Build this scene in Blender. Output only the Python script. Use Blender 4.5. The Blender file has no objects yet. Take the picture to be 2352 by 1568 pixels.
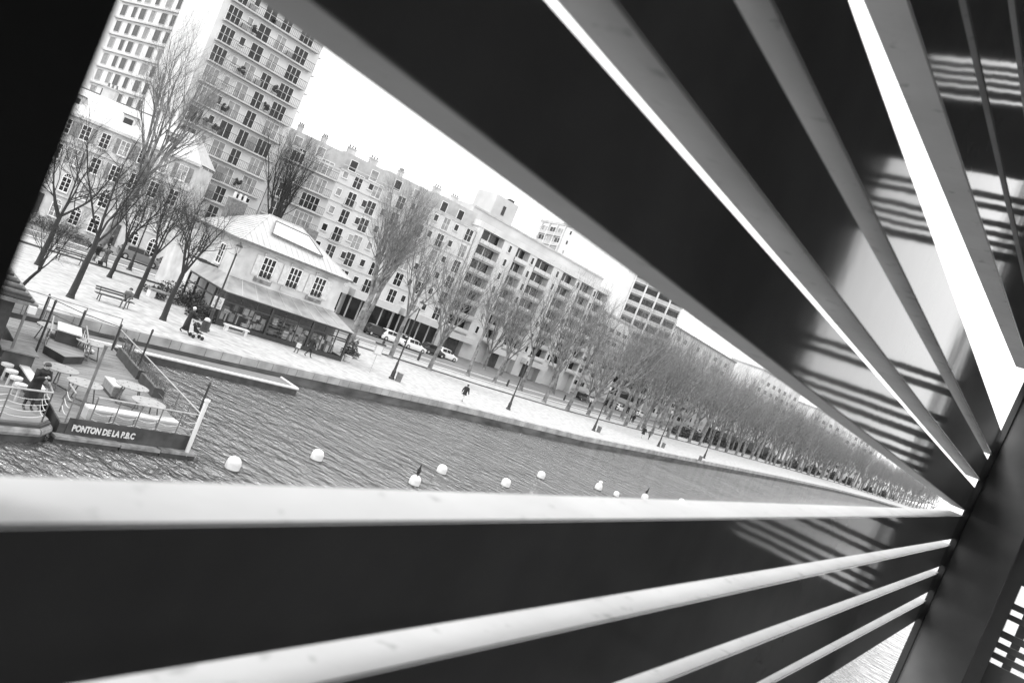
import bpy, bmesh, math, random
from mathutils import Vector, Matrix, Euler
from math import radians as R, sin, cos, pi
random.seed(7)
sc = bpy.context.scene
# ------------------------------------------------------------------ camera
FPX, ROLL = 1829.0, R(22.3)                       # focal length in 2352-px units, roll of the camera
PITCH, AZ = R(-0.944), R(30.87)
CAM = Vector((0, 0, 8.0))
fh = Vector((-sin(AZ), cos(AZ), 0)); RT = Vector((cos(AZ), sin(AZ), 0)); ZZ = Vector((0, 0, 1))
FW = fh*cos(PITCH) + ZZ*sin(PITCH); UP = ZZ*cos(PITCH) - fh*sin(PITCH)
cx = RT*cos(ROLL) + UP*sin(ROLL); cy = -RT*sin(ROLL) + UP*cos(ROLL)
cam = bpy.data.objects.new('camera', bpy.data.cameras.new('camera')); sc.collection.objects.link(cam)
m = Matrix((cx, cy, -FW)).transposed().to_4x4(); m.translation = CAM; cam.matrix_world = m
cam.data.sensor_width = 36; cam.data.lens = FPX/2352*36
cam.data.clip_start = 0.02; cam.data.clip_end = 3000
cam.data.dof.use_dof = True; cam.data.dof.focus_distance = 30.0; cam.data.dof.aperture_fstop = 5.6
sc.camera = cam
# ------------------------------------------------------------------ sky, sun, exposure (overcast daylight, black-and-white picture)
W = bpy.data.worlds.new("World"); sc.world = W; W.use_nodes = True
nt = W.node_tree; nt.nodes.clear()
out = nt.nodes.new('ShaderNodeOutputWorld'); bg = nt.nodes.new('ShaderNodeBackground')
sky = nt.nodes.new('ShaderNodeTexSky'); sky.sky_type = 'NISHITA'; sky.sun_disc = False
SUN_EL, SUN_ROT = R(50), R(218)
sky.sun_elevation = SUN_EL; sky.sun_rotation = SUN_ROT; sky.dust_density = 3
bw = nt.nodes.new('ShaderNodeRGBToBW'); nt.links.new(sky.outputs[0], bw.inputs[0])
tc = nt.nodes.new('ShaderNodeTexCoord'); ns = nt.nodes.new('ShaderNodeTexNoise'); ns.inputs['Scale'].default_value = 2.2; ns.inputs['Detail'].default_value = 5
nt.links.new(tc.outputs['Generated'], ns.inputs[0])
mr = nt.nodes.new('ShaderNodeMapRange'); mr.inputs[1].default_value = .3; mr.inputs[2].default_value = .7; mr.inputs[3].default_value = 9.0; mr.inputs[4].default_value = 13.0
nt.links.new(ns.outputs[0], mr.inputs[0])
mx = nt.nodes.new('ShaderNodeMix'); mx.data_type = 'FLOAT'; mx.inputs[0].default_value = .8      # cloud deck over the clear-sky gradient
nt.links.new(bw.outputs[0], mx.inputs[2]); nt.links.new(mr.outputs[0], mx.inputs[3])
nt.links.new(mx.outputs[0], bg.inputs[0]); bg.inputs[1].default_value = 0.1
nt.links.new(bg.outputs[0], out.inputs[0])
sl = bpy.data.lights.new('sun', 'SUN'); sl.energy = 0.8; sl.angle = R(14); sl.color = (1, 1, 1)
sun = bpy.data.objects.new('sun', sl); sc.collection.objects.link(sun)
sd = Vector((sin(SUN_ROT)*cos(SUN_EL), cos(SUN_ROT)*cos(SUN_EL), sin(SUN_EL)))
sun.rotation_euler = sd.to_track_quat('Z', 'Y').to_euler()
sc.view_settings.view_transform = 'Standard'; sc.view_settings.look = 'None'
sc.view_settings.exposure = 1.28; sc.view_settings.gamma = 1
sc.render.film_transparent = False
sc.cycles.max_bounces = 8; sc.cycles.sample_clamp_indirect = 6
# ------------------------------------------------------------------ helpers
K = 2352/4096
def q(X, Y, z=0.0):
    """real ground point (at height z) seen at a photograph position"""
    X *= K; Y *= K; a = (X-1176)*cos(ROLL) + (Y-784)*sin(ROLL); b = (X-1176)*sin(ROLL) - (Y-784)*cos(ROLL)
    r = FW*FPX + RT*a + UP*b; t = (z-CAM.z)/r.z
    return CAM + r*t
col = sc.collection
def mat(name, v, rough=.8, var=.12, scale=2.0, bump=0.0, bscale=None, metal=0.0, spec=.5, stretch=None, detail=6):
    m = bpy.data.materials.new(name); m.use_nodes = True; n = m.node_tree; p = n.nodes['Principled BSDF']
    p.inputs['Roughness'].default_value = rough; p.inputs['Metallic'].default_value = metal
    p.inputs['Specular IOR Level'].default_value = spec
    t = n.nodes.new('ShaderNodeTexCoord'); mp = n.nodes.new('ShaderNodeMapping'); n.links.new(t.outputs['Object'], mp.inputs[0])
    if stretch: mp.inputs['Scale'].default_value = stretch
    no = n.nodes.new('ShaderNodeTexNoise'); no.inputs['Scale'].default_value = scale; no.inputs['Detail'].default_value = detail
    n.links.new(mp.outputs[0], no.inputs[0])
    r = n.nodes.new('ShaderNodeMapRange'); r.inputs[1].default_value = .3; r.inputs[2].default_value = .7
    r.inputs[3].default_value = v*(1-var); r.inputs[4].default_value = min(.95, v*(1+var)); n.links.new(no.outputs[0], r.inputs[0])
    n.links.new(r.outputs[0], p.inputs['Base Color'])
    if bump:
        nb = n.nodes.new('ShaderNodeTexNoise'); nb.inputs['Scale'].default_value = bscale or scale*4; nb.inputs['Detail'].default_value = 3
        n.links.new(mp.outputs[0], nb.inputs[0]); bp = n.nodes.new('ShaderNodeBump'); bp.inputs['Strength'].default_value = bump; bp.inputs['Distance'].default_value = .02
        n.links.new(nb.outputs[0], bp.inputs['Height']); n.links.new(bp.outputs[0], p.inputs['Normal'])
    return m
M = {}
M['stone'] = mat('pale limestone', .50, .9, .2, .9, .3)
M['render'] = mat('white render', .60, .9, .12, .3)
M['render2'] = mat('off white render', .48, .9, .16, .25)
M['concrete'] = mat('grey concrete', .42, .9, .18, .6, .2)
M['glassroof'] = mat('weathered glass roof', .27, .35, .35, .9)
M['zinc'] = mat('zinc roof', .42, .5, .14, 1.2, metal=.2)
M['darkroof'] = mat('slate grey roof', .16, .6, .2, 1)
M['glass'] = mat('window glass', .018, .08, .5, .5, spec=.35)
M['curtain'] = mat('curtained glass', .28, .3, .4, 1.2)
M['shutter'] = mat('grey shutter', .22, .7, .2, 3)
M['whiteframe'] = mat('white painted wood', .78, .5, .05, 3)
M['brick'] = mat('dark brick', .16, .9, .35, 6, .4)
M['iron'] = mat('black iron', .03, .45, .3, 6)
M['steel'] = mat('grey painted steel', .13, .45, .3, 4)
M['galv'] = mat('galvanised rail', .35, .4, .2, 5, metal=.4)
M['bark'] = mat('tree bark', .03, .9, .4, 3, .6, stretch=(1, 1, .3))
M['bark2'] = mat('plane bark', .17, .9, .6, 2.2, .5)
M['quay'] = mat('cobbled quay', .36, .85, .28, 1.6, .8, 7)
M['kerb'] = mat('kerb stone', .30, .85, .35, .8, .3)
M['quaywall'] = mat('dark quay wall', .085, .8, .6, 1.4, .6, 4, stretch=(1, .35, 1))
M['asphalt'] = mat('asphalt', .17, .85, .15, .6)
M['paint'] = mat('road paint', .7, .8, .05, 4)
M['hedge'] = mat('dark evergreen leaves', .045, .7, .6, 8, .3)
M['shrub'] = mat('shrub leaves', .10, .7, .6, 8)
M['deckwood'] = mat('weathered deck boards', .17, .7, .3, 1.2, .3, stretch=(6, .6, 1))
M['tablewood'] = mat('pale table board', .26, .55, .22, 3, stretch=(5, 1, 1))
M['hull'] = mat('dark hull', .045, .6, .5, 2)
M['rope'] = mat('white rope', .6, .9, .1, 4)
M['white'] = mat('white plastic', .58, .45, .16, 5)
M['carwhite'] = mat('white car paint', .75, .2, .02, 1)
M['cargrey'] = mat('grey car paint', .22, .2, .05, 1, metal=.4)
M['cardark'] = mat('black car paint', .02, .2, .1, 1)
M['rubber'] = mat('tyre rubber', .02, .8, .2, 5)
M['rim'] = mat('alloy rim', .5, .35, .1, 5, metal=.6)
M['black'] = mat('black cloth', .018, .9, .3, 8)
M['greycloth'] = mat('grey cloth', .10, .9, .3, 8)
M['lightcloth'] = mat('light cloth', .45, .9, .2, 8)
M['skin'] = mat('skin', .42, .6, .08, 6)
M['hair'] = mat('dark hair', .03, .6, .3, 30)
M['rubbing'] = mat('worn timber rubbing strake', .20, .8, .5, 3)
M['lampglass'] = mat('lamp glass', .6, .2, .05, 3)

class MB:
    def __init__(s): s.v = []; s.f = []; s.m = []; s.ms = []
    def mi(s, m):
        m = M[m] if isinstance(m, str) else m
        if m not in s.ms: s.ms.append(m)
        return s.ms.index(m)
    def quad(s, pts, m):
        i = len(s.v); s.v += [tuple(p) for p in pts]; s.f.append(tuple(range(i, i+len(pts)))); s.m.append(s.mi(m))
    def hexa(s, P, m):          # 8 points: bottom 0-3, top 4-7
        i = len(s.v); s.v += [tuple(p) for p in P]; k = s.mi(m)
        for f in ((0, 3, 2, 1), (4, 5, 6, 7), (0, 1, 5, 4), (1, 2, 6, 5), (2, 3, 7, 6), (3, 0, 4, 7)):
            s.f.append(tuple(i+j for j in f)); s.m.append(k)
    def box(s, x0, x1, y0, y1, z0, z1, m, T=None):
        P = [Vector(p) for p in ((x0, y0, z0), (x1, y0, z0), (x1, y1, z0), (x0, y1, z0), (x0, y0, z1), (x1, y0, z1), (x1, y1, z1), (x0, y1, z1))]
        if T is not None: P = [T @ p for p in P]
        s.hexa(P, m)
    def tube(s, a, b, r0, r1, m, n=6, cap=True):
        a = Vector(a); b = Vector(b); d = b-a
        if d.length < 1e-6: return
        d.normalize(); u = d.orthogonal().normalized(); w = d.cross(u); i = len(s.v); k = s.mi(m)
        for c, r in ((a, r0), (b, r1)):
            for j in range(n):
                t = 2*pi*j/n; s.v.append(tuple(c+(u*cos(t)+w*sin(t))*r))
        for j in range(n):
            s.f.append((i+j, i+(j+1) % n, i+n+(j+1) % n, i+n+j)); s.m.append(k)
        if cap:
            s.f.append(tuple(i+n+j for j in range(n))); s.m.append(k); s.f.append(tuple(i+n-1-j for j in range(n))); s.m.append(k)
    def lathe(s, c, prof, m, n=16, T=None):
        i = len(s.v); k = s.mi(m); c = Vector(c)
        for r, z in prof:
            for j in range(n):
                t = 2*pi*j/n; p = Vector((r*cos(t), r*sin(t), z)); p = (T @ p) if T is not None else p; s.v.append(tuple(c+p))
        for a in range(len(prof)-1):
            for j in range(n):
                s.f.append((i+a*n+j, i+a*n+(j+1) % n, i+(a+1)*n+(j+1) % n, i+(a+1)*n+j)); s.m.append(k)
        s.f.append(tuple(i+(len(prof)-1)*n+j for j in range(n))); s.m.append(k); s.f.append(tuple(i+n-1-j for j in range(n))); s.m.append(k)
    def build(s, name, parent=None, smooth=False, bevel=0):
        me = bpy.data.meshes.new(name); me.from_pydata(s.v, [], s.f)
        for mm in s.ms: me.materials.append(mm)
        me.polygons.foreach_set('material_index', s.m)
        if smooth: me.polygons.foreach_set('use_smooth', [True]*len(s.f))
        me.update(); o = bpy.data.objects.new(name, me); col.objects.link(o)
        if parent: o.parent = parent; o.matrix_parent_inverse = Matrix.Identity(4)
        if bevel:
            b = o.modifiers.new('bevel', 'BEVEL'); b.width = bevel; b.segments = 2; b.limit_method = 'ANGLE'
        return o
def tag(o, label=None, cat=None, group=None, kind=None):
    if label: o['label'] = label
    if cat: o['category'] = cat
    if group: o['group'] = group
    if kind: o['kind'] = kind
    return o
def empty(name, loc=(0, 0, 0), rz=0, label=None, cat=None, group=None):
    o = bpy.data.objects.new(name, None); o.empty_display_size = .2; col.objects.link(o)
    o.location = loc; o.rotation_euler = (0, 0, rz); return tag(o, label, cat, group)
def copy_thing(root, loc, rz=0, s=1.0, label=None, group=None):
    r = root.copy(); col.objects.link(r); r.location = loc; r.rotation_euler = (0, 0, rz); r.scale = (s, s, s)
    if label: r['label'] = label
    if group: r['group'] = group
    for ch in list(root.children):
        c = ch.copy(); col.objects.link(c); c.parent = r
        for g in list(ch.children):
            d = g.copy(); col.objects.link(d); d.parent = c
    return r

# ================================================================== FOOTBRIDGE INTERIOR (slatted metal screens right beside the camera)
C0 = 0.45                                           # distance from the lens to the inner face of the near screen
AZW = R(-6.073)
WU = Vector((-sin(AZW), cos(AZW), 0)); WN = Vector((-cos(AZW), -sin(AZW), 0))
def wp(s, n, h): return CAM + WU*(s*C0) + WN*(n*C0) + Vector((0, 0, h*C0))
def glossy(name, v, rough, wob, ws, coat=0, spec=.5):
    m = bpy.data.materials.new(name); m.use_nodes = True; n = m.node_tree; p = n.nodes['Principled BSDF']
    p.inputs['Roughness'].default_value = rough; p.inputs['Specular IOR Level'].default_value = spec
    t = n.nodes.new('ShaderNodeTexCoord'); no = n.nodes.new('ShaderNodeTexNoise'); no.inputs['Scale'].default_value = ws; no.inputs['Detail'].default_value = 2
    n.links.new(t.outputs['Object'], no.inputs[0]); b = n.nodes.new('ShaderNodeBump'); b.inputs['Strength'].default_value = wob; b.inputs['Distance'].default_value = .01
    n.links.new(no.outputs[0], b.inputs['Height']); n.links.new(b.outputs[0], p.inputs['Normal'])
    n2 = n.nodes.new('ShaderNodeTexNoise'); n2.inputs['Scale'].default_value = 5; n2.inputs['Detail'].default_value = 8; n.links.new(t.outputs['Object'], n2.inputs[0])
    r = n.nodes.new('ShaderNodeMapRange'); r.inputs[1].default_value = .35; r.inputs[2].default_value = .7; r.inputs[3].default_value = v*.85; r.inputs[4].default_value = v*1.15
    n.links.new(n2.outputs[0], r.inputs[0]); n.links.new(r.outputs[0], p.inputs['Base Color'])
    return m
M['face'] = glossy('dark lacquered metal', .16, .075, .045, 6)
M['edge'] = mat('pale raw metal edge', .45, .5, .10, 5, .1, 20, spec=.4)
_n = M['edge'].node_tree; _t = _n.nodes.new('ShaderNodeTexCoord'); _s = _n.nodes.new('ShaderNodeTexNoise'); _s.inputs['Scale'].default_value = 26; _s.inputs['Detail'].default_value = 4
_n.links.new(_t.outputs['Object'], _s.inputs[0]); _r = _n.nodes.new('ShaderNodeMapRange'); _r.inputs[1].default_value = .62; _r.inputs[2].default_value = .74; _r.inputs[3].default_value = 1; _r.inputs[4].default_value = .6; _n.links.new(_s.outputs[0], _r.inputs[0])
_p = _n.nodes['Principled BSDF']; _o = _p.inputs['Base Color'].links[0].from_socket; _m = _n.nodes.new('ShaderNodeMath'); _m.operation = 'MULTIPLY'; _n.links.new(_o, _m.inputs[0]); _n.links.new(_r.outputs[0], _m.inputs[1]); _n.links.new(_m.outputs[0], _p.inputs['Base Color'])
M['black_post_and_gap'] = mat('black post', .025, .6, .3, 4)
M['inner'] = mat('dark bridge cladding', .30, .5, .3, 2)
M['post'] = glossy('dark grey post metal', .14, .20, .03, 3)
S1 = 10.1
# slats of the near screen: (bottom height at s=0, its slope, top height, its slope) in units of C0
SL = [(-3.3, .052, -2.62, .052), (-1.729, .050, -1.49, .047), (-1.469, .057, -1.175, .048), (-1.094, .048, -.834, .046), (-.741, .044, -.493, .046),
      (.325, -.0295, .59, -.0295), (.70, -.0295, .965, -.033), (1.075, -.0355, 1.345, -.0355),
      (1.45, .031, 1.74, .027), (1.79, .029, 2.10, .029), (2.17, .029, 2.47, .029), (2.54, .03, 2.84, .03), (2.92, .03, 3.22, .03), (3.30, .03, 3.60, .03),
      (3.68, .03, 3.98, .03), (4.06, .03, 4.36, .03), (4.44, .03, 4.74, .03), (4.82, .03, 5.12, .03), (5.20, .03, 5.50, .03), (5.58, .03, 5.9, .03)]
screen = empty('slatted_screen', wp(0, 1, -3.3), 0, 'dark slatted metal side screen of the footbridge right in front of the viewer', 'screen')
SB = -14
inv = Matrix.Translation(-Vector(screen.location))
def T0(p, root): return Vector(p) - Vector(root.location)
TH = .15
for (b0, bs, t0, ts) in SL:
    mb = MB()
    def L(s, n, k):
        if s > 9: hh = b0+bs*s; s = s+(.3*min(hh, 2.2) if hh > 0 else .14*hh)       # the end post leans a little, the slats stop against it
        return T0(wp(s, n, (b0+bs*s) if k == 0 else (t0+ts*s)), screen)
    sB = SB if b0 < -1 or b0 > 0 else SB
    if t0+ts*SB < b0+bs*SB+.03: sB = -4
    up_ = Vector((0, 0, .20*C0 if b0 < 0 else 0))  # lower slats' unseen outer underside cut away to let skylight onto the next top
    A = [L(sB, 1, 0), L(S1, 1, 0), L(S1, 1+TH, 0)+up_, L(sB, 1+TH, 0)+up_, L(sB, 1, 1), L(S1, 1, 1), L(S1, 1+TH, 1), L(sB, 1+TH, 1)]
    mb.hexa(A, 'edge')
    o = mb.build('slat', screen)
    mf = MB(); e = .004
    mf.hexa([L(sB, 1-e*2, 0)+Vector((0, 0, .0012)), L(S1+.02, 1-e*2, 0)+Vector((0, 0, .0012)), L(S1+.02, 1-.0005, 0)+Vector((0, 0, .0012)), L(sB, 1-.0005, 0)+Vector((0, 0, .0012)),
             L(sB, 1-e*2, 1)-Vector((0, 0, .0012)), L(S1+.02, 1-e*2, 1)-Vector((0, 0, .0012)), L(S1+.02, 1-.0005, 1)-Vector((0, 0, .0012)), L(sB, 1-.0005, 1)-Vector((0, 0, .0012))], 'face')
    mf.build('facing', o)
def wbox(mb, s0, s1, n0, n1, h0, h1, m, root):
    mb.hexa([T0(wp(s, n, h), root) for h in (h0, h1) for (s, n) in ((s0, n0), (s1, n0), (s1, n1), (s0, n1))], m)
mb = MB(); wbox(mb, -.25, .365, 1.16, .93, -3.3, 6, 'black_post_and_gap', screen); mb.build('post', screen)
mb = MB()
lean = lambda h: .3*min(h, 2.2) if h > 0 else .14*h
for h0, h1 in ((-3.3, 0), (0, 2.2), (2.2, 6)):
    mb.hexa([T0(wp(s+lean(h), n, h), screen) for h in (h0, h1) for (s, n) in ((10.16, .43), (10.4, .43), (10.4, .955), (10.16, .955))], 'post')
    mb.hexa([T0(wp(s+lean(h), n, h), screen) for h in (h0, h1) for (s, n) in ((10.12, .957), (10.38, .957), (10.38, 1.02), (10.12, 1.02))], 'black_post_and_gap')  # black strip paints in the shade of the gap between slat ends and post
mb.build('post', screen)
mb = MB(); wbox(mb, -9, -8.6, .9, 1.2, -3.3, 6, 'inner', screen); mb.build('post', screen)
# end screen across the passage, seen at the right edge and mirrored in the lacquered slats
es = empty('end_screen', wp(10.2, -.6, -3.3), 0, 'slatted metal end screen at the right edge, bright slits between its dark bars', 'screen')
mb = MB(); wbox(mb, 10.62, 10.9, .30, .72, -3.3, 6, 'post', es); mb.build('frame', es)
mb = MB(); wbox(mb, 10.68, 10.9, -3.1, -1.47, -3.3, 6, 'inner', es); mb.build('panel', es)
mb = MB(); wbox(mb, 10.98, 11.1, .10, .19, -3.3, 6, 'post', es); mb.build('mullion', es)
cuts = [-3.3, -3.0]      # pairs: open interval list
wider = lambda L_: [(a-.008, b+.010) if b-a < .05 else (a, b) for a, b in L_]
openi = [(-1.40, -1.365), (-1.28, -1.245), (-1.16, -1.12), (-1.035, -.90), (-.83, -.79), (-.71, -.50), (-.40, -.37), (-.28, -.25), (-.16, -.13), (-.03, 0), (.10, .13), (.22, .25),
         (.325, .355), (.44, .475), (.56, .635), (.725, .76), (.85, .885), (.98, 1.22), (1.315, 1.35), (1.44, 2.96), (3.075, 3.11), (3.19, 3.225), (3.31, 3.345), (3.43, 3.55), (3.635, 3.67), (3.76, 3.98),
         (4.90, 4.925), (5.05, 5.075), (5.16, 5.185), (5.27, 5.295), (5.38, 5.43)]
h = -3.3
for a, b in wider(openi)+[(6.0, 6.1)]:
    if h == -3.3: h = -3.3
    mb = MB(); wbox(mb, 10.72, 10.74, -1.47, .30, h, a, 'inner', es); mb.build('slat', es); h = b
# the rest of the passage: opposite side, back, roof and deck
ow = empty('opposite_screen', wp(0, -3.1, -3.3), 0, 'dark cladding of the far side of the footbridge passage behind the viewer', 'screen')
mb = MB(); wbox(mb, -14, 10.9, -3.2, -3.1, -3.3, 6, 'inner', ow); mb.build('cladding', ow)
mb = MB(); wbox(mb, -14.3, -14, -3.2, 1.2, -3.3, 6, 'inner', ow); mb.build('back_panel', ow)
dk = MB()
rt = empty('bridge_deck', wp(0, -1, -3.4), 0, 'dark deck of the footbridge passage under the viewer', 'bridge deck')
wbox(dk, -14.3, 10.9, -3.2, 1.2, -3.6, -3.305, 'inner', rt); dk.build('deck_plate', rt)
rr = empty('bridge_roof', wp(0, -1, 6.0), 0, 'dark roof of the footbridge passage above the viewer', 'roof')
mb = MB(); wbox(mb, -14.3, 10.9, -3.2, 1.2, 6.005, 6.3, 'inner', rr); mb.build('roof_plate', rr)

# ================================================================== GROUND, WATER, QUAY
EDGE = [(-46, -60), (-40.6, 10), (-39.0, 24), (-38.2, 33), (-37.2, 57), (-34.8, 80), (-34.3, 120), (-33.6, 186), (-31.5, 260), (-27, 330), (-12, 450), (10, 600), (40, 800)]
KERB = [(-76, -60), (-63, 24), (-60.6, 37), (-57.6, 55), (-53.6, 70), (-50.6, 82), (-48.2, 100), (-47.6, 120), (-46.5, 186), (-44, 260), (-40, 330), (-26, 450), (-5, 600), (30, 800)]
def ex_at(poly, y):
    for a, b in zip(poly, poly[1:]):
        if a[1] <= y <= b[1]: return a[0]+(b[0]-a[0])*(y-a[1])/(b[1]-a[1])
    return poly[-1][0]
ys = sorted(set([p[1] for p in EDGE]+[p[1] for p in KERB]))
def strip(fa, fb, za, zb, m, name, ys=ys, kind='structure'):
    mb = MB()
    for y0, y1 in zip(ys, ys[1:]): mb.quad([(fa(y0), y0, za), (fb(y0), y0, zb), (fb(y1), y1, zb), (fa(y1), y1, za)], m)
    return tag(mb.build(name), kind=kind)
e_ = lambda y: ex_at(EDGE, y); k_ = lambda y: ex_at(KERB, y)
strip(k_, lambda y: e_(y)-.55, 0, 0, 'quay', 'quay')
mbq = MB()
for y0, y1 in zip(ys, ys[1:]):
    n = max(1, int((y1-y0)/1.15)) if -20 < y0 < 190 else 1; rj = random.Random(int(y0)); cut_ = [0]+sorted([(i+rj.uniform(-.3, .3))/n for i in range(1, n)])+[1]
    for i in range(n):
        a = y0+(y1-y0)*cut_[i]; b = y0+(y1-y0)*cut_[i+1]-(.03 if n > 1 else 0)
        dz = random.uniform(-.008, .012)
        mbq.hexa([(e_(a)-.56, a, -.5), (e_(a)+.02, a, -.5), (e_(b)+.02, b, -.5), (e_(b)-.56, b, -.5), (e_(a)-.56, a, .012+dz), (e_(a)+.02, a, .012+dz), (e_(b)+.02, b, .012+dz), (e_(b)-.56, b, .012+dz)], 'kerb')
tag(mbq.build('quay_edge'), kind='structure')
strip(lambda y: e_(y)-.3, lambda y: e_(y)-.02, -3, -.48, 'quaywall', 'quay_wall')
# a low kerb and a gravel walk above the promenade, then the road
mbk = MB()
for y0, y1 in zip(ys, ys[1:]):
    for (off, w, z0, z1) in ((0, .28, -.1, .13),):
        mbk.hexa([(k_(y0)+off-w, y0, z0), (k_(y0)+off, y0, z0), (k_(y1)+off, y1, z0), (k_(y1)+off-w, y1, z0), (k_(y0)+off-w, y0, z1), (k_(y0)+off, y0, z1), (k_(y1)+off, y1, z1), (k_(y1)+off-w, y1, z1)], 'quaywall')
tag(mbk.build('kerb'), kind='structure')
strip(lambda y: k_(y)-4.5, lambda y: k_(y)-.27, .05, .05, 'quay', 'walk')
mbk = MB()
for y0, y1 in zip(ys, ys[1:]):
    mbk.hexa([(k_(y0)-4.75, y0, -.2), (k_(y0)-4.5, y0, -.2), (k_(y1)-4.5, y1, -.2), (k_(y1)-4.75, y1, -.2), (k_(y0)-4.75, y0, .07), (k_(y0)-4.5, y0, .07), (k_(y1)-4.5, y1, .07), (k_(y1)-4.75, y1, .07)], 'kerb')
tag(mbk.build('road_kerb'), kind='structure')
strip(lambda y: k_(y)-40, lambda y: k_(y)-4.74, -.06, -.06, 'asphalt', 'road')
mbl = MB()
for off in (6.6, 11.5):
    for y0, y1 in zip(ys, ys[1:]):
        if y0 > 20: mbl.quad([(k_(y0)-off-.45, y0, -.056), (k_(y0)-off, y0, -.056), (k_(y1)-off, y1, -.056), (k_(y1)-off-.45, y1, -.056)], 'paint')
tag(mbl.build('road_markings'), kind='structure')
mb = MB(); mb.quad([(-2500, -1500, -.6), (-42.5, -1500, -.6), (-42.5, 2500, -.6), (-2500, 2500, -.6)], 'asphalt'); 
mb.quad([(60, -1500, 0), (2500, -1500, 0), (2500, 2500, 0), (60, 2500, 0)], 'quay'); tag(mb.build('far_ground'), kind='structure')
# water
wm = bpy.data.materials.new('rippled water'); wm.use_nodes = True; n = wm.node_tree; p = n.nodes['Principled BSDF']
p.inputs['Base Color'].default_value = (.09, .09, .09, 1); p.inputs['Roughness'].default_value = .03; p.inputs['IOR'].default_value = 1.9
t = n.nodes.new('ShaderNodeTexCoord')
def wav(scale, rot, sx, sy, det=3):
    mp = n.nodes.new('ShaderNodeMapping'); mp.inputs['Rotation'].default_value = (0, 0, rot); mp.inputs['Scale'].default_value = (sx, sy, 1); n.links.new(t.outputs['Object'], mp.inputs[0])
    no = n.nodes.new('ShaderNodeTexNoise'); no.inputs['Scale'].default_value = scale; no.inputs['Detail'].default_value = det; no.inputs['Roughness'].default_value = .6; n.links.new(mp.outputs[0], no.inputs[0]); return no.outputs[0]
a1 = wav(.85, R(-4), .80, 1.7, 3); a2 = wav(2.6, R(12), .8, 1.6, 3); a3 = wav(.09, 0, 1, 1, 2)
ad = n.nodes.new('ShaderNodeMath'); ad.operation = 'MULTIPLY_ADD'; n.links.new(a2, ad.inputs[0]); ad.inputs[1].default_value = .30; n.links.new(a1, ad.inputs[2])
ru = n.nodes.new('ShaderNodeMapRange'); ru.inputs[1].default_value = .35; ru.inputs[2].default_value = .65; ru.inputs[3].default_value = .45; ru.inputs[4].default_value = 1.0; n.links.new(a3, ru.inputs[0])
mu = n.nodes.new('ShaderNodeMath'); mu.operation = 'MULTIPLY'; n.links.new(ad.outputs[0], mu.inputs[0]); n.links.new(ru.outputs[0], mu.inputs[1])
bp = n.nodes.new('ShaderNodeBump'); bp.inputs['Strength'].default_value = 1; bp.inputs['Distance'].default_value = 1.15
n.links.new(mu.outputs[0], bp.inputs['Height']); n.links.new(bp.outputs[0], p.inputs['Normal'])
M['water'] = wm
mb = MB(); mb.quad([(-47, -600, -1.1), (62, -600, -1.1), (62, 1500, -1.1), (-47, 1500, -1.1)], 'water'); tag(mb.build('water'), kind='structure')

# ================================================================== BUILDINGS
class Frame:
    """local frame on a facade: a runs left to right along it, o points out towards the canal"""
    def __init__(s, A, B, root=None):
        s.A = Vector((A[0], A[1], 0)); d = Vector((B[0]-A[0], B[1]-A[1], 0)); s.len = d.length; s.ex = d.normalized(); s.eo = Vector((s.ex.y, -s.ex.x, 0))
        if s.eo.dot(-s.A) < 0: s.eo = -s.eo
        s.org = Vector(root.location) if root else Vector((0, 0, 0))
    def p(s, a, o, z): return s.A + s.ex*a + s.eo*o + Vector((0, 0, z)) - s.org
    def box(s, mb, a0, a1, o0, o1, z0, z1, m):
        mb.hexa([s.p(a, o, z) for z in (z0, z1) for (a, o) in ((a0, o0), (a1, o0), (a1, o1), (a0, o1))], m)
def window(F, a, z, w, h, root, glass=None, frame='whiteframe', panes=2, bars=1, sill=True, arch=False, shutters=None, name='window', rec=0.0):
    mb = MB(); g = glass or ('curtain' if random.random() < .3 else 'glass'); t = .07; o = .0
    F.box(mb, a-w/2, a+w/2, .012, .03, z, z+h, g)
    F.box(mb, a-w/2-t, a-w/2+.01, .014, .08, z-t, z+h+t, frame); F.box(mb, a+w/2-.01, a+w/2+t, .014, .08, z-t, z+h+t, frame)
    F.box(mb, a-w/2+.01, a+w/2-.01, .014, .078, z+h-.01, z+h+t, frame); F.box(mb, a-w/2+.01, a+w/2-.01, .014, .078, z-t, z+.01, frame)
    for i in range(1, panes): F.box(mb, a-w/2+w*i/panes-.035, a-w/2+w*i/panes+.035, .031, .065, z+.01, z+h-.01, frame)
    for i in range(1, bars+1): F.box(mb, a-w/2+.01, a+w/2-.01, .032, .055, z+h*i/(bars+1)-.02, z+h*i/(bars+1)+.02, frame)
    if sill: F.box(mb, a-w/2-.12, a+w/2+.12, .013, .17, z-t-.10, z-t-.002, 'stone')
    if arch:
        pts = [F.p(a+w/2*cos(pi*i/8), .03, z+h+.02+w/2*sin(pi*i/8)) for i in range(9)]; mb.quad(pts, g)
        for i in range(8):
            mb.tube(F.p(a+w/2*cos(pi*i/8), .05, z+h+.02+w/2*sin(pi*i/8)), F.p(a+w/2*cos(pi*(i+1)/8), .05, z+h+.02+w/2*sin(pi*(i+1)/8)), .05, .05, frame, 4)
        for i in (2, 4, 6): mb.tube(F.p(a, .05, z+h), F.p(a+w/2*cos(pi*i/8), .05, z+h+w/2*sin(pi*i/8)), .025, .025, frame, 4)
    o_ = mb.build(name, root)
    if shutters:
        for sd_ in (-1, 1):
            ms = MB(); c = a+sd_*(w/2+t+w*.29); F.box(ms, c-w*.27, c+w*.27, .02, .07, z-.03, z+h+.03, shutters)
            for kk in range(7): F.box(ms, c-w*.22, c+w*.22, .0705, .085, z+.06+kk*(h-.1)/7, z+.06+(kk+.6)*(h-.1)/7, shutters)
            ms.build('shutter', o_)
    return o_
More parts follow.
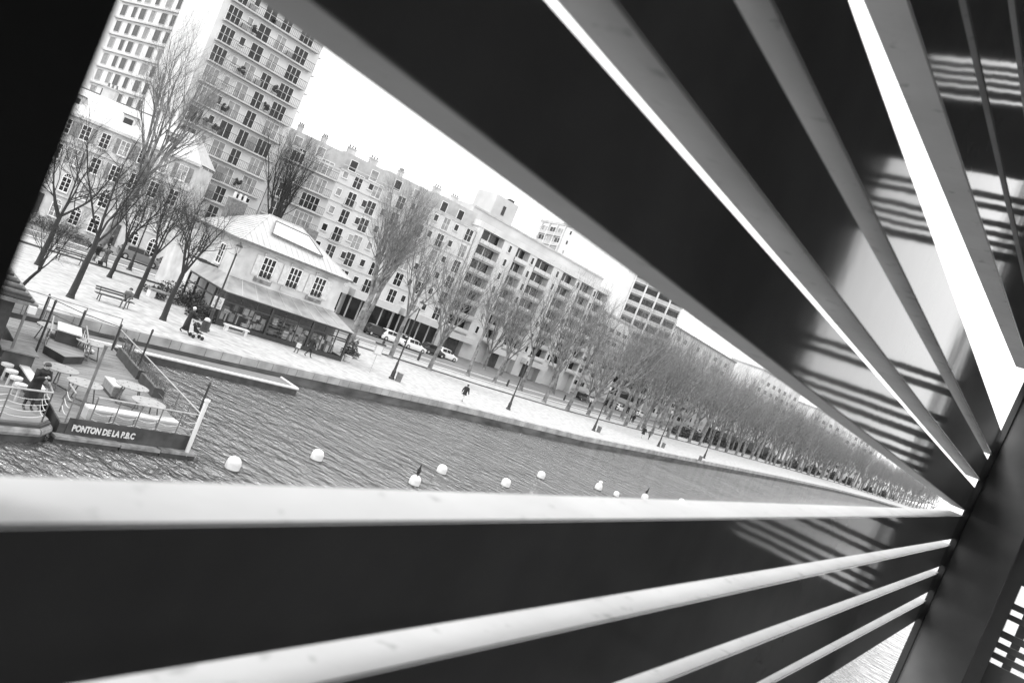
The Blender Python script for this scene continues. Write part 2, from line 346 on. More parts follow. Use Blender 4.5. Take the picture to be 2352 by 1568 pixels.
def chimney(F, a, o, z, root, w=.9, h=1.3, m='stone'):
    mb = MB(); F.box(mb, a-w/2, a+w/2, o-.35, o+.35, z, z+h, m); F.box(mb, a-w/2-.08, a+w/2+.08, o-.43, o+.43, z+h, z+h+.15, 'concrete')
    for i in range(3): mb.tube(F.p(a-w/2+w*(i+.5)/3, o, z+h+.15), F.p(a-w/2+w*(i+.5)/3, o, z+h+.6), .12, .1, 'brick', 8)
    mb.build('chimney', root)
def balcony(F, a0, a1, z, d, root, rail='iron', h=1.0, name='balcony', solid=None):
    mb = MB(); F.box(mb, a0, a1, .02, d, z-.18, z, 'render2')
    if solid: F.box(mb, a0, a1, d-.12, d-.002, z+.002, z+h, solid); 
    else:
        n = max(2, int((a1-a0)/.26))
        for i in range(n+1):
            a = a0+.03+(a1-a0-.06)*i/n; F.box(mb, a-.012, a+.012, d-.06, d-.035, z, z+h, rail)
        F.box(mb, a0, a1, d-.08, d-.02, z+h, z+h+.05, rail); F.box(mb, a0, a1, d-.07, d-.03, z+.1, z+.13, rail)
    return mb.build(name, root)
def clutter(F, a, o, z, root, kind):
    """pot plants or a screen left on a balcony"""
    mb = MB()
    if kind == 0:
        for i in range(14): 
            c = F.p(a+random.uniform(-.4, .4), o+random.uniform(-.1, .1), z+random.uniform(.5, 1.3)); s_ = random.uniform(.12, .25)
            mb.lathe(c, [(s_*.3, -s_), (s_, 0), (s_*.3, s_)], 'hedge', 6)
        mb.lathe(F.p(a, o, z), [(.18, 0), (.24, .4)], 'concrete', 8); mb.build('pot_plant', root)
    elif kind == 1:
        F.box(mb, a-.5, a+.5, o, o+.03, z+.05, z+1.9, 'shutter'); mb.build('screen_panel', root)
    else:
        F.box(mb, a-.4, a+.4, o-.2, o+.2, z+.05, z+.75, 'cargrey'); F.box(mb, a-.45, a+.45, o-.22, o+.22, z+.75, z+.8, 'white'); mb.build('table', root)

# ---- the tall tower with long balconies
T2 = empty('apartment_tower', (-96, 62, 0), 0, 'tall white apartment tower with full width balconies and a blank left gable, left of centre', 'tower')
F = Frame((-95.2, 61.3), (-92.4, 76.0), T2); Lf = F.len
mb = MB(); F.box(mb, 0, Lf, -12, 0, -.4, 47, 'render'); mb.build('wall', T2)
mb = MB(); F.box(mb, -.2, Lf+.2, -12.2, .2, 47.002, 47.8, 'concrete'); mb.build('roof', T2)
for k in range(17):
    z = 30.4+2.74*(k-11)
    balcony(F, .75, Lf-.65, z, .95, T2)
    for j, (a, w, h, pn) in enumerate(((1.9, 1.9, 2.05, 3), (4.1, .7, 1.0, 1), (6.3, 1.7, 2.05, 2), (8.9, 1.4, 2.05, 2), (12.2, 2.1, 2.05, 3))):
        if z > 1: window(F, a, z+(.08 if h > 1.5 else 1.0), w, h, T2, panes=pn, bars=1 if h > 1.5 else 0, sill=h < 1.5)
    for a in (3.3, 5.1, 7.6, 10.6):
        r_ = random.random()
        if r_ < .42: clutter(F, a+random.uniform(-.3, .3), .5, z, T2, 0 if r_ < .2 else (1 if r_ < .3 else 2))
for k in range(17):    # small balconies on the far right side, seen edge on
    z = 30.4+2.74*(k-11); mb = MB(); F.box(mb, Lf+.01, Lf+1.1, -6, -1.2, z-.15, z, 'render2')
    for i in range(10): F.box(mb, Lf+1.05, Lf+1.08, -6+i*.53, -5.97+i*.53, z, z+1, 'iron')
    F.box(mb, Lf+1.04, Lf+1.09, -6, -1.2, z+1, z+1.05, 'iron'); mb.build('side_balcony', T2)
# ---- the second tower behind it
T1 = empty('apartment_tower', (-125, 70, 0), 0, 'white tower with rows of small dark windows behind the leftmost trees', 'tower')
F = Frame((-136, 69.6), (-116.6, 69.6), T1); F.eo = Vector((0, -1, 0))
mb = MB(); F.box(mb, 0, F.len, -14, 0, -.4, 66, 'render'); mb.build('wall', T1)
mb = MB(); F.box(mb, -.2, F.len+.2, -14.2, .2, 66.002, 66.9, 'concrete'); mb.build('roof', T1)
for k in range(20):
    z = 8+2.75*k; mb = MB(); F.box(mb, 3, F.len-.3, .01, .35, z-.25, z, 'render2'); mb.build('string_course', T1)
    for j, a in enumerate((4.6, 7.6, 9.9, 12.6, 15.6, 18.2)):
        if k > 0: window(F, a, z+.35, 1.1 if j % 2 else 1.5, 1.75, T1, panes=1, bars=0, sill=False, frame='render2', glass=random.choice(('glass', 'glass', 'shutter')))
# ---- the old white building with shutters
HB = empty('town_house', (-88, 45, 0), 0, 'old cream town house with arched lower windows and grey shutters behind the left trees', 'building')
F = Frame((-105.5, 34.8), (-75.1, 52.9), HB); Lf = F.len
mb = MB(); F.box(mb, 0, Lf, -3.5, 0, -.6, 11.1, 'stone'); F.box(mb, -.1, Lf+.1, .0, .35, 11.102, 11.4, 'stone'); F.box(mb, 0, Lf, .01, .16, 8.25, 8.45, 'stone'); F.box(mb, 0, Lf, .01, .14, 2.72, 2.9, 'stone'); mb.build('wall', HB)
mb = MB(); z0, z1 = 11.405, 14.2
P = [F.p(a, o, z) for z, i in ((z0, 0), (z1, 1.6)) for (a, o) in ((-.1, .35-i*1.0), (Lf+.1-i*1.6, .35-i), (Lf+.1-i*1.6, -3.7+i*.4), (-.1, -3.7+i*.4))]
mb.hexa(P, 'zinc'); mb.build('roof', HB)
for i in range(12):
    a = Lf-1.55-2.2*i
    if a < 1: break
    window(F, a, 9.1, .95, 1.5, HB, bars=2, shutters='shutter' if i % 3 != 1 else None)
    window(F, a, 6.25, .95, 1.6, HB, bars=2, shutters='shutter' if i % 2 else None)
    window(F, a, 3.3, .95, 1.45, HB, bars=2, arch=True)
    if i % 4 != 2: window(F, a, .45, 1.0, 1.35, HB, bars=2, arch=True, shutters='shutter' if i in (8, 9, 10) else None)
    else:
        mb = MB(); F.box(mb, a-.55, a+.55, .01, .06, -.1, 2.3, 'hull'); mb.build('door', HB)
for a in (Lf-4, Lf-9, Lf-15, Lf-21):
    mb = MB(); F.box(mb, a-.7, a+.7, -1.9, -.25, 11.6, 13.3, 'render'); F.box(mb, a-.5, a+.5, -.249, -.22, 11.9, 13.0, 'glass'); F.box(mb, a-.8, a+.8, -2, -.15, 13.302, 13.42, 'darkroof'); mb.build('dormer', HB)
for a in (Lf-6.5, Lf-13, Lf-19): chimney(F, a, -2.2, 14.1, HB, 1.4, 1.2)
# ---- house behind the old one
BB = empty('rear_house', (-97, 60, 0), 0, 'plain white house rising behind the cream town house, with one small dark window', 'building')
F = Frame((-104, 48.6), (-91.2, 56.4), BB)
mb = MB(); F.box(mb, 0, F.len, -4, 0, -.5, 14.8, 'render'); mb.build('wall', BB); mb = MB(); F.box(mb, -.3, F.len+.3, -4.3, .45, 14.802, 15.05, 'darkroof'); mb.build('roof', BB)
window(F, F.len-4.2, 12.6, 1.2, 1.3, BB, panes=2, bars=1); window(F, 4, 12.6, 1.2, 1.3, BB)
chimney(F, 3, -2.5, 15.05, BB)

# ---- the long stone fronted block beside the tower, in four stretches
MBk = empty('apartment_block', (-88, 83, 0), 0, 'long pale stone apartment block with roof chimneys, joining the tall tower', 'building')
pts = [(-92.3, 76.05), (-87.5, 83), (-84, 89.5), (-80.6, 97.5), (-77.6, 106)]
for si, (A_, B_) in enumerate(zip(pts, pts[1:])):
    F = Frame(A_, B_, MBk); Lf = F.len; top = 22.4+.25*si
    mb = MB(); F.box(mb, 0, Lf, -11, 0, -.4, top-2.9, 'render' if si else 'render2'); mb.build('wall', MBk)
    mb = MB(); F.box(mb, 0, Lf, -11, -1.5, top-2.898, top, 'zinc'); F.box(mb, 0, Lf, -1.6, .1, top-2.897, top-2.6, 'stone'); mb.build('roof', MBk)
    if si > 0:
        for k in range(8):
            mb = MB(); F.box(mb, 0, Lf, .008, .10, 1.5+2.75*k-.12, 1.5+2.75*k, 'stone')
            if k > 0: mb.build('string_course', MBk)
    for k in range(1, 7):
        z = 1.5+2.75*k
        if si == 0:
            balcony(F, .3, Lf-.1, z, .8, MBk); window(F, 2.2, z+.1, 1.8, 2.0, MBk, panes=3); window(F, 6.0, z+.1, 2.6, 2.0, MBk, panes=4)
        else:
            window(F, .9, z+.9, .75, 1.0, MBk, panes=1, bars=0); window(F, 3.0, z+.15, 1.25, 2.0, MBk, panes=2)
            if Lf > 7: window(F, 5.1, z+.9, .75, 1.0, MBk, panes=1, bars=0)
            window(F, Lf-1.2, z+.15, 1.35, 2.0, MBk, panes=2)
            if k % 2: balcony(F, 2.1, 3.9, z, .35, MBk)
    for k_i in range(2): window(F, 1.5+3.4*k_i, top-2.4, 1.1, 1.5, MBk, panes=1, bars=0)
    for a in ((1.5, 5.2) if si != 2 else (3,)): chimney(F, a, -4, top, MBk, .8+.5*(si % 2), 1.0)
    # ground floor: white parapet canopy over shopfronts
    if si < 4:
        mb = MB(); F.box(mb, .3, Lf-.5, .05, 3.0, 3.25, 4.35, 'render'); mb.build('terrace', MBk)
        mb = MB(); F.box(mb, .5, Lf-.8, .02, 1.6, -.2, 3.24, 'glass')
        for i in range(5): F.box(mb, .5+(Lf-1.3)*i/4.001, .72+(Lf-1.3)*i/4.001, 1.601, 1.7, -.2, 3.24, 'render2')
        mb.build('shopfront', MBk)
# ---- block with deep loggias
LB = empty('balcony_block', (-75, 120, 0), 0, 'pale apartment block with stacked deep loggias and a boxy lift house on the roof', 'building')
F = Frame((-77.5, 106.2), (-70.6, 147), LB); Lf = F.len
mb = MB(); F.box(mb, 0, Lf, -12, -1.2, -.4, 22.0, 'render'); F.box(mb, 0, Lf, -11, -3.0, 22.002, 24.2, 'render2'); mb.build('wall', LB)
mb = MB(); F.box(mb, -.2, Lf+.2, -12.2, .1, 21.3, 22.3, 'render'); F.box(mb, 0, Lf, -11.2, -2.8, 24.202, 24.5, 'concrete'); mb.build('roof', LB)
mb = MB(); F.box(mb, 5, 11, -9, -4, 24.5, 28.3, 'render2'); F.box(mb, 7.4, 8.1, -3.999, -3.9, 25.4, 27, 'glass'); F.box(mb, 9.6, 10.6, -6, -5, 28.3, 28.9, 'iron'); mb.build('lift_house', LB)
segs = [(0, 1.2, 'w'), (1.2, 6.8, 'l'), (6.8, 10.6, 's'), (10.6, 14.2, 'l'), (14.2, 16.4, 's'), (16.4, 21.6, 'l'), (21.6, 24.8, 's'), (24.8, 29.4, 'l'), (29.4, 31.2, 's'), (31.2, 35.6, 'l'), (35.6, 37, 's'), (37, Lf-.6, 'l'), (Lf-.6, Lf, 'w')]
for a0, a1, ty in segs:
    if ty != 'l': mb = MB(); F.box(mb, a0, a1, -1.21, 0, -.4, 21.29, 'render'); mb.build('pier', LB)
for k in range(7):
    z = 4.1+2.5*k
    for a0, a1, ty in segs:
        if ty == 'l':
            balcony(F, a0+.005, a1-.005, z, .25, LB, solid='render2' if k % 3 else 'render', h=.55)
            mb = MB(); F.box(mb, a0+.3, a1-.3, -1.19, -1.1, z+.05, z+2.1, 'glass'); F.box(mb, (a0+a1)/2-.1, (a0+a1)/2+.1, -1.099, -1.05, z+.05, z+2.1, 'whiteframe'); mb.build('window', LB)
            mb = MB(); F.box(mb, a0+.01, a1-.01, -1.1, .0, z-.45, z-.185, 'concrete'); mb.build('lintel', LB)
        elif ty == 's': window(F, (a0+a1)/2, z+.6, .7, 1.2, LB, panes=1, bars=0)
for a in (2, 13, 23): 
    mb = MB(); F.box(mb, a, a+7, .02, 1.2, 2.6, 3.6, 'render'); mb.build('terrace', LB); mb = MB(); F.box(mb, a+1, a+3.6, .02, .1, -.2, 2.5, 'hull'); mb.build('door', LB)
# ---- tall tower at the right and its lower neighbours
RTW = empty('apartment_tower', (-90, 180, 0), 0, 'tall white tower with a broad blank wall between two columns of balconies, right of centre', 'tower')
F = Frame((-80.9, 173.2), (-67.8, 181), RTW); Lf = F.len
mb = MB(); F.box(mb, 0, Lf, -14, -1, -.4, 39, 'render2'); F.box(mb, -.02, 1.9, -1.01, .05, -.4, 39, 'render'); mb.build('wall', RTW)
for k in range(13):
    z = 1.5+2.8*k
    balcony(F, 1.95, Lf, z, .35, RTW, solid='concrete', h=.85)
    window(F, .9, z+.9, .6, 1.1, RTW, panes=1, bars=0, sill=False)
    mb = MB(); F.box(mb, 2.2, Lf-.3, -.99, -.9, z+.05, z+2.3, 'glass'); mb.build('window', RTW)
for i in range(5): mb = MB(); a = 1.95+(Lf-2.3)*i/4; F.box(mb, a, a+.35, -.98, .42, -.4, 38.9, 'render'); mb.build('pier', RTW)
F2 = Frame((-121.2, 192.6), (-80.9, 173.25), RTW)
mb = MB(); F2.box(mb, 0, F2.len, -12, 0, -.4, 39, 'render'); mb.build('wall', RTW)
mb = MB(); F2.box(mb, -.3, F2.len+.3, -12, .2, 39.002, 39.7, 'concrete'); 
for a in (4, 8, 12, 15): F2.box(mb, a, a+1, -3, -2, 39.7, 40.4, 'concrete')
mb.build('roof', RTW)
for k in range(13):
    z = 2.9+2.75*k
    balcony(F2, 1.5, 13, z, .5, RTW, solid='concrete', h=.8)
    for a in (3.2, 7.2, 11.2): window(F2, a, z+.1, 2.8, 2.1, RTW, panes=2, bars=0, sill=False)
    window(F2, 16, z+.9, 1.0, 1.1, RTW, panes=1, bars=0, sill=False); window(F2, .7, z+.9, .6, 1.0, RTW, panes=1, bars=0, sill=False)
mb = MB()
for a in (1.5, 5.2, 9.2, 13): F2.box(mb, a-.15, a+.15, .01, .52, 1, 38.9, 'render')
mb.build('pier', RTW)
def slab_block(name, label, A_, B_, H, dep, st, colw, roofm='concrete', wallm='render', loggia=False, cat='building'):
    root = empty(name, (A_[0], A_[1], 0), 0, label, cat); F = Frame(A_, B_, root)
    mb = MB(); F.box(mb, 0, F.len, -dep, 0, -.4, H, wallm); mb.build('wall', root)
    mb = MB(); F.box(mb, -.3, F.len+.3, -dep-.3, .3, H+.002, H+.5, roofm); mb.build('roof', root)
    n = int(F.len/colw); cnt = 0
    for k in range(int((H-1)/st)):
        z = 1+st*k
        for i in range(n):
            a = colw*(i+.5)
            if cnt < 98: window(F, a, z+(.2 if loggia else .8), colw*(.6 if loggia else .4), st-1.2 if loggia else 1.3, root, panes=2, bars=0, sill=False, frame='render2'); cnt += 1
        if loggia: balcony(F, .5, F.len-.5, z, .6, root, solid='render2', h=.8)
    return root
slab_block('apartment_block', 'lower block with white parapets between the loggia block and the right tower', (-76, 149), (-73, 171), 18.5, 8, 2.7, 3.0, loggia=True)
slab_block('apartment_block', 'flat roofed block with dark balconies just right of the tall right tower', (-67.5, 186), (-66, 214), 15.5, 10, 2.8, 3.6, loggia=True)
slab_block('apartment_block', 'long grey flat roofed block standing high behind the far row of trees', (-78, 205), (-74, 262), 25, 12, 2.9, 5.2, roofm='darkroof', wallm='render2')
slab_block('apartment_block', 'distant pale block with rows of small dark windows near the quay end', (-68, 275), (-62, 318), 27, 12, 3, 6)
slab_block('apartment_block', 'farthest low pale block where the quay meets the slatted screen', (-58, 335), (-40, 430), 24, 12, 3, 9)
tag(slab_block('fence_shed', 'long dark timber hoarding under the far trees', (-56, 205), (-53.5, 262), 3.0, 2, 9, 60, roofm='hull', wallm='hull', cat='hoarding'))

# ================================================================== THE LOCK KEEPER'S PAVILION WITH GLASS SHOP
PV = empty('pavilion', (-47.3, 39.1, 0), 0, 'two storey stone pavilion with white shutters, hipped zinc roof and glazed shop', 'building')
PV.rotation_euler = (0, 0, math.atan2(.968, .249))
class LF:   # local frame inside the pavilion: x right, y back, z up
    def __init__(s, A, ex, eo): s.A = Vector(A); s.ex = Vector(ex); s.eo = Vector(eo); s.len = 0
    def p(s, a, o, z): return s.A+s.ex*a+s.eo*o+Vector((0, 0, z))
    box = Frame.box
FL = LF((0, 2.2, 0), (1, 0, 0), (0, -1, 0))
mb = MB(); mb.box(.75, 10.25, 2.2, 10.4, -.1, 6.15, 'stone'); mb.box(.75, 6, 10.402, 15.6, -.1, 6.15, 'stone'); mb.build('wall', PV)
mb = MB(); mb.box(.55, 10.45, 2.0, 10.6, 6.152, 6.42, 'stone'); mb.box(.70, 10.30, 2.14, 2.2, 3.55, 3.72, 'stone'); mb.build('cornice', PV)
mb = MB()
E0 = [(.3, 1.75, 6.43), (10.7, 1.75, 6.43), (10.7, 10.8, 6.43), (.3, 10.8, 6.43)]; RL, RR = (3.85, 6.2, 9.0), (6.9, 6.2, 9.0)
mb.quad([E0[0], E0[1], RR, RL], 'zinc'); mb.quad([E0[1], E0[2], RR], 'zinc'); mb.quad([E0[2], E0[3], RL, RR], 'zinc'); mb.quad([E0[3], E0[0], RL], 'zinc'); mb.quad([E0[3], E0[2], E0[1], E0[0]], 'zinc')
def lerp(a, b, t): return Vector(a)*(1-t)+Vector(b)*t
for i in range(1, 20):
    x = .3+10.4*i/20; yt, zt = 6.2, 9.0
    if x < 3.85: f = (x-.3)/3.55
    elif x > 6.9: f = (10.7-x)/3.8
    else: f = 1
    mb.tube((x, 1.75, 6.45), (x, 1.75+4.45*f, 6.45+2.57*f), .03, .03, 'zinc', 4)
for i in range(1, 16):
    y = 1.75+9.05*i/16; f = min((y-1.75)/4.45, (10.8-y)/4.6); mb.tube((.3, y, 6.45), (.3+3.55*f, y, 6.45+2.57*f), .03, .03, 'zinc', 4); mb.tube((10.7, y, 6.45), (10.7-3.8*f, y, 6.45+2.57*f), .03, .03, 'zinc', 4)
for a, b in ((E0[0], RL), (E0[1], RR), (RL, RR), (E0[3], RL), (E0[2], RR)): mb.tube(a, b, .06, .06, 'zinc', 5)
mb.box(.3, 10.7, 1.66, 1.74, 6.34, 6.5, 'steel'); mb.box(.22, .3, 1.7, 15.8, 6.3, 6.46, 'steel')
mb.box(.3, 6.2, 10.81, 15.8, 6.43, 6.6, 'zinc')
rf = mb.build('roof', PV)
# broad white rooflight on the front slope
def slope(x, f): return Vector((x, 1.75+4.45*f, 6.45+2.57*f))
mb = MB(); nrm = Vector((0, -2.57, 4.45)).normalized()
P = [slope(x, f)+nrm*d for d in (.02, .16) for x, f in ((3.3, .42), (8.0, .34), (7.2, .78), (4.1, .82))]
mb.hexa(P, 'white'); 
for a, b in ((0, 1), (1, 2), (2, 3), (3, 0)): mb.tube(P[4+a], P[4+b], .07, .07, 'steel', 5)
mb.build('rooflight', rf)
mb = MB(); mb.box(1.6, 3.0, 8.8, 9.7, 6.8, 9.1, 'brick'); mb.box(1.55, 3.05, 8.75, 9.75, 9.1, 9.22, 'concrete')
for i in range(3): mb.tube((1.85+.45*i, 9.2, 9.22), (1.85+.45*i, 9.2, 9.7), .14, .12, 'white', 8)
mb.build('chimney', rf)
mb = MB(); mb.box(8.8, 10.2, 9.2, 10.2, 6.8, 9.3, 'brick'); mb.build('chimney', rf)
for a in (3.33, 5.7, 8.05):
    w = window(FL, a, 4.22, 1.0, 1.55, PV, glass='glass', panes=3, bars=2, shutters='white')
    mb = MB()
    for i in range(7):
        t = -.5+i/6; FL.box(mb, a-.62+i*.18, a-.47+i*.18, .02, .12, 5.9+.14*(1-4*t*t)*.9, 6.1+.05*(1-4*t*t), 'stone')
    mb.build('arch', w)
    mb = MB(); 
    for i in range(9): FL.box(mb, a-.5+i*.12, a-.48+i*.12, .16, .19, 4.12, 4.5, 'iron')
    FL.box(mb, a-.52, a+.52, .15, .2, 4.5, 4.54, 'iron'); mb.build('guard_rail', w)
    mb = MB(); FL.box(mb, a-.75, a+.75, .01, .10, 3.75, 4.1, 'rubbing' if a != 5.7 else 'stone'); mb.build('apron', w)
for y in (5, 9, 13):
    FS = LF((.75, 0, 0), (0, -1, 0), (-1, 0, 0)); window(FS, -y, 4.0, .9, 1.5, PV, bars=2)
# glazed shop: posts, rails, panes, sloping glass roof
mb = MB()
X0, X1, ZT = 0, 11.25, 2.42
for x in (0, 3.9, 7.6, 11.15): mb.box(x-.02, x+.14, -.06, .10, 0, ZT, 'iron')
for x in (1.3, 2.6, 5.1, 6.35, 8.8, 10.0): mb.box(x, x+.06, -.02, .05, .3, ZT, 'iron')
mb.box(X0+.12, X1-.1, -.04, .06, 1.78, 1.9, 'iron'); mb.box(X0-.05, X1+.05, -.08, .12, ZT, ZT+.12, 'iron'); mb.box(X0+.12, X1-.1, -.05, .07, 0, .34, 'iron')
for y in (1.8, 3.6, 5.4, 7.2): mb.box(-.06, .10, y-.05, y+.05, 0, ZT, 'iron')
mb.box(-.05, .06, .11, 7.2, 0, .4, 'iron'); mb.box(-.05, .06, .11, 7.2, 1.7, 1.8, 'iron'); mb.box(-.07, .11, .13, 7.2, ZT, ZT+.12, 'iron')
mb.box(11.16, 11.28, .11, 4, 0, .4, 'iron'); mb.box(11.16, 11.28, .13, 4, ZT, ZT+.12, 'iron')
gh = mb.build('shop_frame', PV)
gt = bpy.data.materials.new('shop glass'); gt.use_nodes = True; p = gt.node_tree.nodes['Principled BSDF']; p.inputs['Base Color'].default_value = (.05, .05, .05, 1); p.inputs['Roughness'].default_value = .03; p.inputs['Alpha'].default_value = .28
M['shopglass'] = gt
mb = MB(); mb.quad([(.1, .012, .34), (11.2, .012, .34), (11.2, .012, ZT), (.1, .012, ZT)], 'shopglass'); mb.build('pane', gh)
mb = MB(); mb.quad([(.012, 7.2, .4), (.012, .1, .4), (.012, .1, ZT), (.012, 7.2, ZT)], 'shopglass'); mb.build('pane', gh)
mb = MB(); mb.hexa([(-.15, -.2, 2.55), (11.4, -.2, 2.55), (10.3, 2.19, 3.5), (.72, 2.19, 3.5), (-.15, -.2, 2.6), (11.4, -.2, 2.6), (10.3, 2.19, 3.55), (.72, 2.19, 3.55)], 'glassroof')
mb.hexa([(-.15, -.2, 2.55), (.72, 2.19, 3.5), (.74, 7.2, 3.5), (-.15, 7.2, 2.55), (-.15, -.2, 2.6), (.72, 2.19, 3.55), (.74, 7.2, 3.55), (-.15, 7.2, 2.6)], 'glassroof')
mb.hexa([(11.4, -.2, 2.55), (11.4, 5, 2.55), (10.28, 5, 3.5), (10.3, 2.19, 3.5), (11.4, -.2, 2.6), (11.4, 5, 2.6), (10.28, 5, 3.55), (10.3, 2.19, 3.55)], 'glassroof')
for i in range(1, 9): x0 = -.15+11.55*i/9; x1 = .72+9.58*i/9; mb.tube((x0, -.2, 2.62), (x1, 2.19, 3.57), .02, .02, 'render2', 4)
mb.build('shop_roof', PV)
mb = MB()
for i in range(4): mb.box(-.8, .72, 4.6+.75*i, 4.7+.75*i, 3.62, 3.72, 'iron')
mb.build('pergola', PV)
mb = MB(); rnd = random.Random(3)
mb.box(.3, 11, 2.0, 2.15, .0, 2.4, 'steel')
for i in range(60):     # goods and furniture behind the panes
    x = rnd.uniform(.4, 10.6); y = rnd.uniform(.35, 1.6); w = rnd.uniform(.15, .5); z = rnd.choice((.35, .35, .9, 1.2)); hh = rnd.uniform(.25, .7)
    mb.box(x, x+w, y, y+.25, z, z+hh, rnd.choice(('white', 'lightcloth', 'render', 'concrete', 'white', 'tablewood')))
for i in range(3): mb.lathe((.9+.9*i, .6, .35), [(.05, 0), (.05, .7), (.28, .75), (.28, .8)], 'white', 12)
for kk in range(6): mb.box(4.3, 6.6, .5, .9, .5+.28*kk, .54+.28*kk, 'tablewood')
mb.build('shop_goods', PV)
# people, benches etc. come later

# ================================================================== BARE TREES
def rotv(d, ang, rnd):
    a = d.orthogonal().normalized(); a = Matrix.Rotation(rnd.uniform(0, 2*pi), 3, d) @ a
    return (Matrix.Rotation(ang, 3, a) @ d).normalized()
def limb(mb, p, d, L, r, lev, rnd, cfg, m):
    nseg = (5, 4, 3, 2, 2)[min(lev, 4)]; n = (7, 5, 4, 3, 3)[min(lev, 4)]
    pts = [(Vector(p), r)]; pos = Vector(p); dd = Vector(d)
    for i in range(nseg):
        dd = (dd + Vector((rnd.uniform(-1, 1), rnd.uniform(-1, 1), rnd.uniform(-.6, 1)))*cfg['wob'] + Vector((0, 0, cfg['up']*(.5 if lev > 2 else 1)))).normalized()
        pos = pos+dd*(L/nseg); rr = r*(1-(i+1)/nseg*.62)
        mb.tube(pts[-1][0], pos, pts[-1][1], rr, m, n, cap=False); pts.append((pos.copy(), rr))
    if lev >= cfg['levels']: return
    kids = cfg['kids'][lev]
    for i in range(kids):
        t = .25+.75*(i+rnd.random()*.8)/kids; t = min(t, .99); f = t*nseg; j = int(f); a, ra = pts[j]; b, rb = pts[min(j+1, nseg)]
        c = a.lerp(b, f-j); rc = (ra+(rb-ra)*(f-j))
        dk = rotv((b-a).normalized() if (b-a).length else dd, R(rnd.uniform(*cfg['ang'])), rnd)
        dk = (dk+Vector((0, 0, cfg['up']*1.5))).normalized()
        limb(mb, c, dk, L*rnd.uniform(*cfg['ratio'])*(1.15-.45*t), max(rc*rnd.uniform(.45, .68), .0045), lev+1, rnd, cfg, m)
    limb(mb, pts[-1][0], dd, L*.5, max(pts[-1][1]*.8, .0045), lev+1, rnd, cfg, m)
def make_tree(name, loc, seed, trunk_h, r0, lean, nlimb, L, cfg, label, group=None, bark='bark', root_=None, spread=(22, 50)):
    rnd = random.Random(seed)
    root = empty(name, loc, 0, label, 'tree', group)
    tb = MB(); p = Vector((0, 0, -.15)); d = Vector((lean[0], lean[1], 1)).normalized(); r = r0
    tb.tube(p, p+Vector((0, 0, .35)), r0*1.45, r0*1.05, bark, 10, cap=False); p = p+Vector((0, 0, .35))
    ns_ = 5
    for i in range(ns_):
        nd = (d+Vector((rnd.uniform(-1, 1), rnd.uniform(-1, 1), 0))*.06).normalized(); q2 = p+nd*(trunk_h/ns_); tb.tube(p, q2, r, r*.93, bark, 10, cap=False); p = q2; r *= .93
    tb.build('trunk', root, smooth=True)
    cb = MB()
    for i in range(nlimb):
        az = 2*pi*(i+rnd.uniform(-.25, .25))/nlimb; ti = R(rnd.uniform(*spread)) if i else R(8)
        dd = Vector((sin(ti)*cos(az), sin(ti)*sin(az), cos(ti))); dd = (dd+d*.5).normalized()
        limb(cb, p-nd*rnd.uniform(0, trunk_h*.12), dd, L*rnd.uniform(.8, 1.1), r*rnd.uniform(.5, .68), 1, rnd, cfg, bark)
    cb.build('crown', root)
    return root
CFG_S = dict(levels=4, kids=(0, 7, 6, 5, 0), ang=(30, 68), ratio=(.45, .72), up=.07, wob=.17)
CFG_M = dict(levels=4, kids=(0, 6, 6, 5, 0), ang=(24, 58), ratio=(.42, .66), up=.11, wob=.13)
CFG_B = dict(levels=5, kids=(0, 6, 6, 5, 3, 0), ang=(20, 46), ratio=(.42, .66), up=.12, wob=.12)
g_near = 'small bare trees on the quay walk'
make_tree('bare_tree', q(280, 1190), 1, 3.6, .20, (.02, .05), 4, 4.6, CFG_S, 'small bare tree nearest the pontoon, left of the bench', g_near)
make_tree('bare_tree', q(436, 1110), 2, 2.7, .17, (.03, .05), 5, 4.2, CFG_S, 'slim bare tree behind the occupied bench, left of the grey car', g_near)
make_tree('bare_tree', q(543, 1192), 3, 3.2, .18, (.0, .06), 5, 4.0, CFG_S, 'small bare tree just behind the right end of the occupied bench', g_near)
make_tree('bare_tree', q(650, 1280), 4, 3.0, .19, (.0, .06), 5, 3.9, CFG_S, 'crooked bare tree between the bench and the woman with the pushchair', g_near)
make_tree('bare_tree', q(150, 1060), 5, 3.4, .19, (.0, .02), 5, 4.6, CFG_S, 'bare tree at the left edge, half hidden by the black post', g_near)
make_tree('bare_tree', q(60, 1180), 15, 1.6, .10, (.3, .3), 4, 2.3, CFG_S, 'low drooping bare tree at the far left beside the dark kiosk roof', g_near)
make_tree('bare_tree', q(360, 1040), 6, 7.6, .34, (.16, .12), 6, 8.0, CFG_B, 'very tall thick bare tree leaning right before the cream town house', bark='bark2')
make_tree('bare_tree', (-72.5, 30, 0), 16, 7.5, .35, (.1, .1), 6, 8.5, CFG_B, 'tall bare tree rising at the upper left in front of the rear tower')
make_tree('bare_tree', (-77.5, 66, 0), 8, 7.5, .34, (0, .1), 7, 8.5, CFG_B, 'tall bare tree standing between the tall tower and the pavilion roof')
make_tree('bare_tree', q(1395, 1370), 9, 5.4, .42, (.02, .10), 7, 8.4, CFG_B, 'large many stemmed bare tree just right of the pavilion', bark='bark2', spread=(16, 46))
make_tree('bare_tree', q(1440, 1325), 10, 5.5, .34, (.0, .12), 6, 8.0, CFG_B, 'big bare tree behind the parked white cars', bark='bark2', spread=(16, 46))
protos = []
gr_ = 'bare plane trees in rows along the quay'
spots = [q(1560, 1430), q(1715, 1480), q(1870, 1500), q(1935, 1475), q(1975, 1530), q(2080, 1560), q(2175, 1610), q(2268, 1640), q(2350, 1660), q(2430, 1680), q(2500, 1705), q(2570, 1715)]
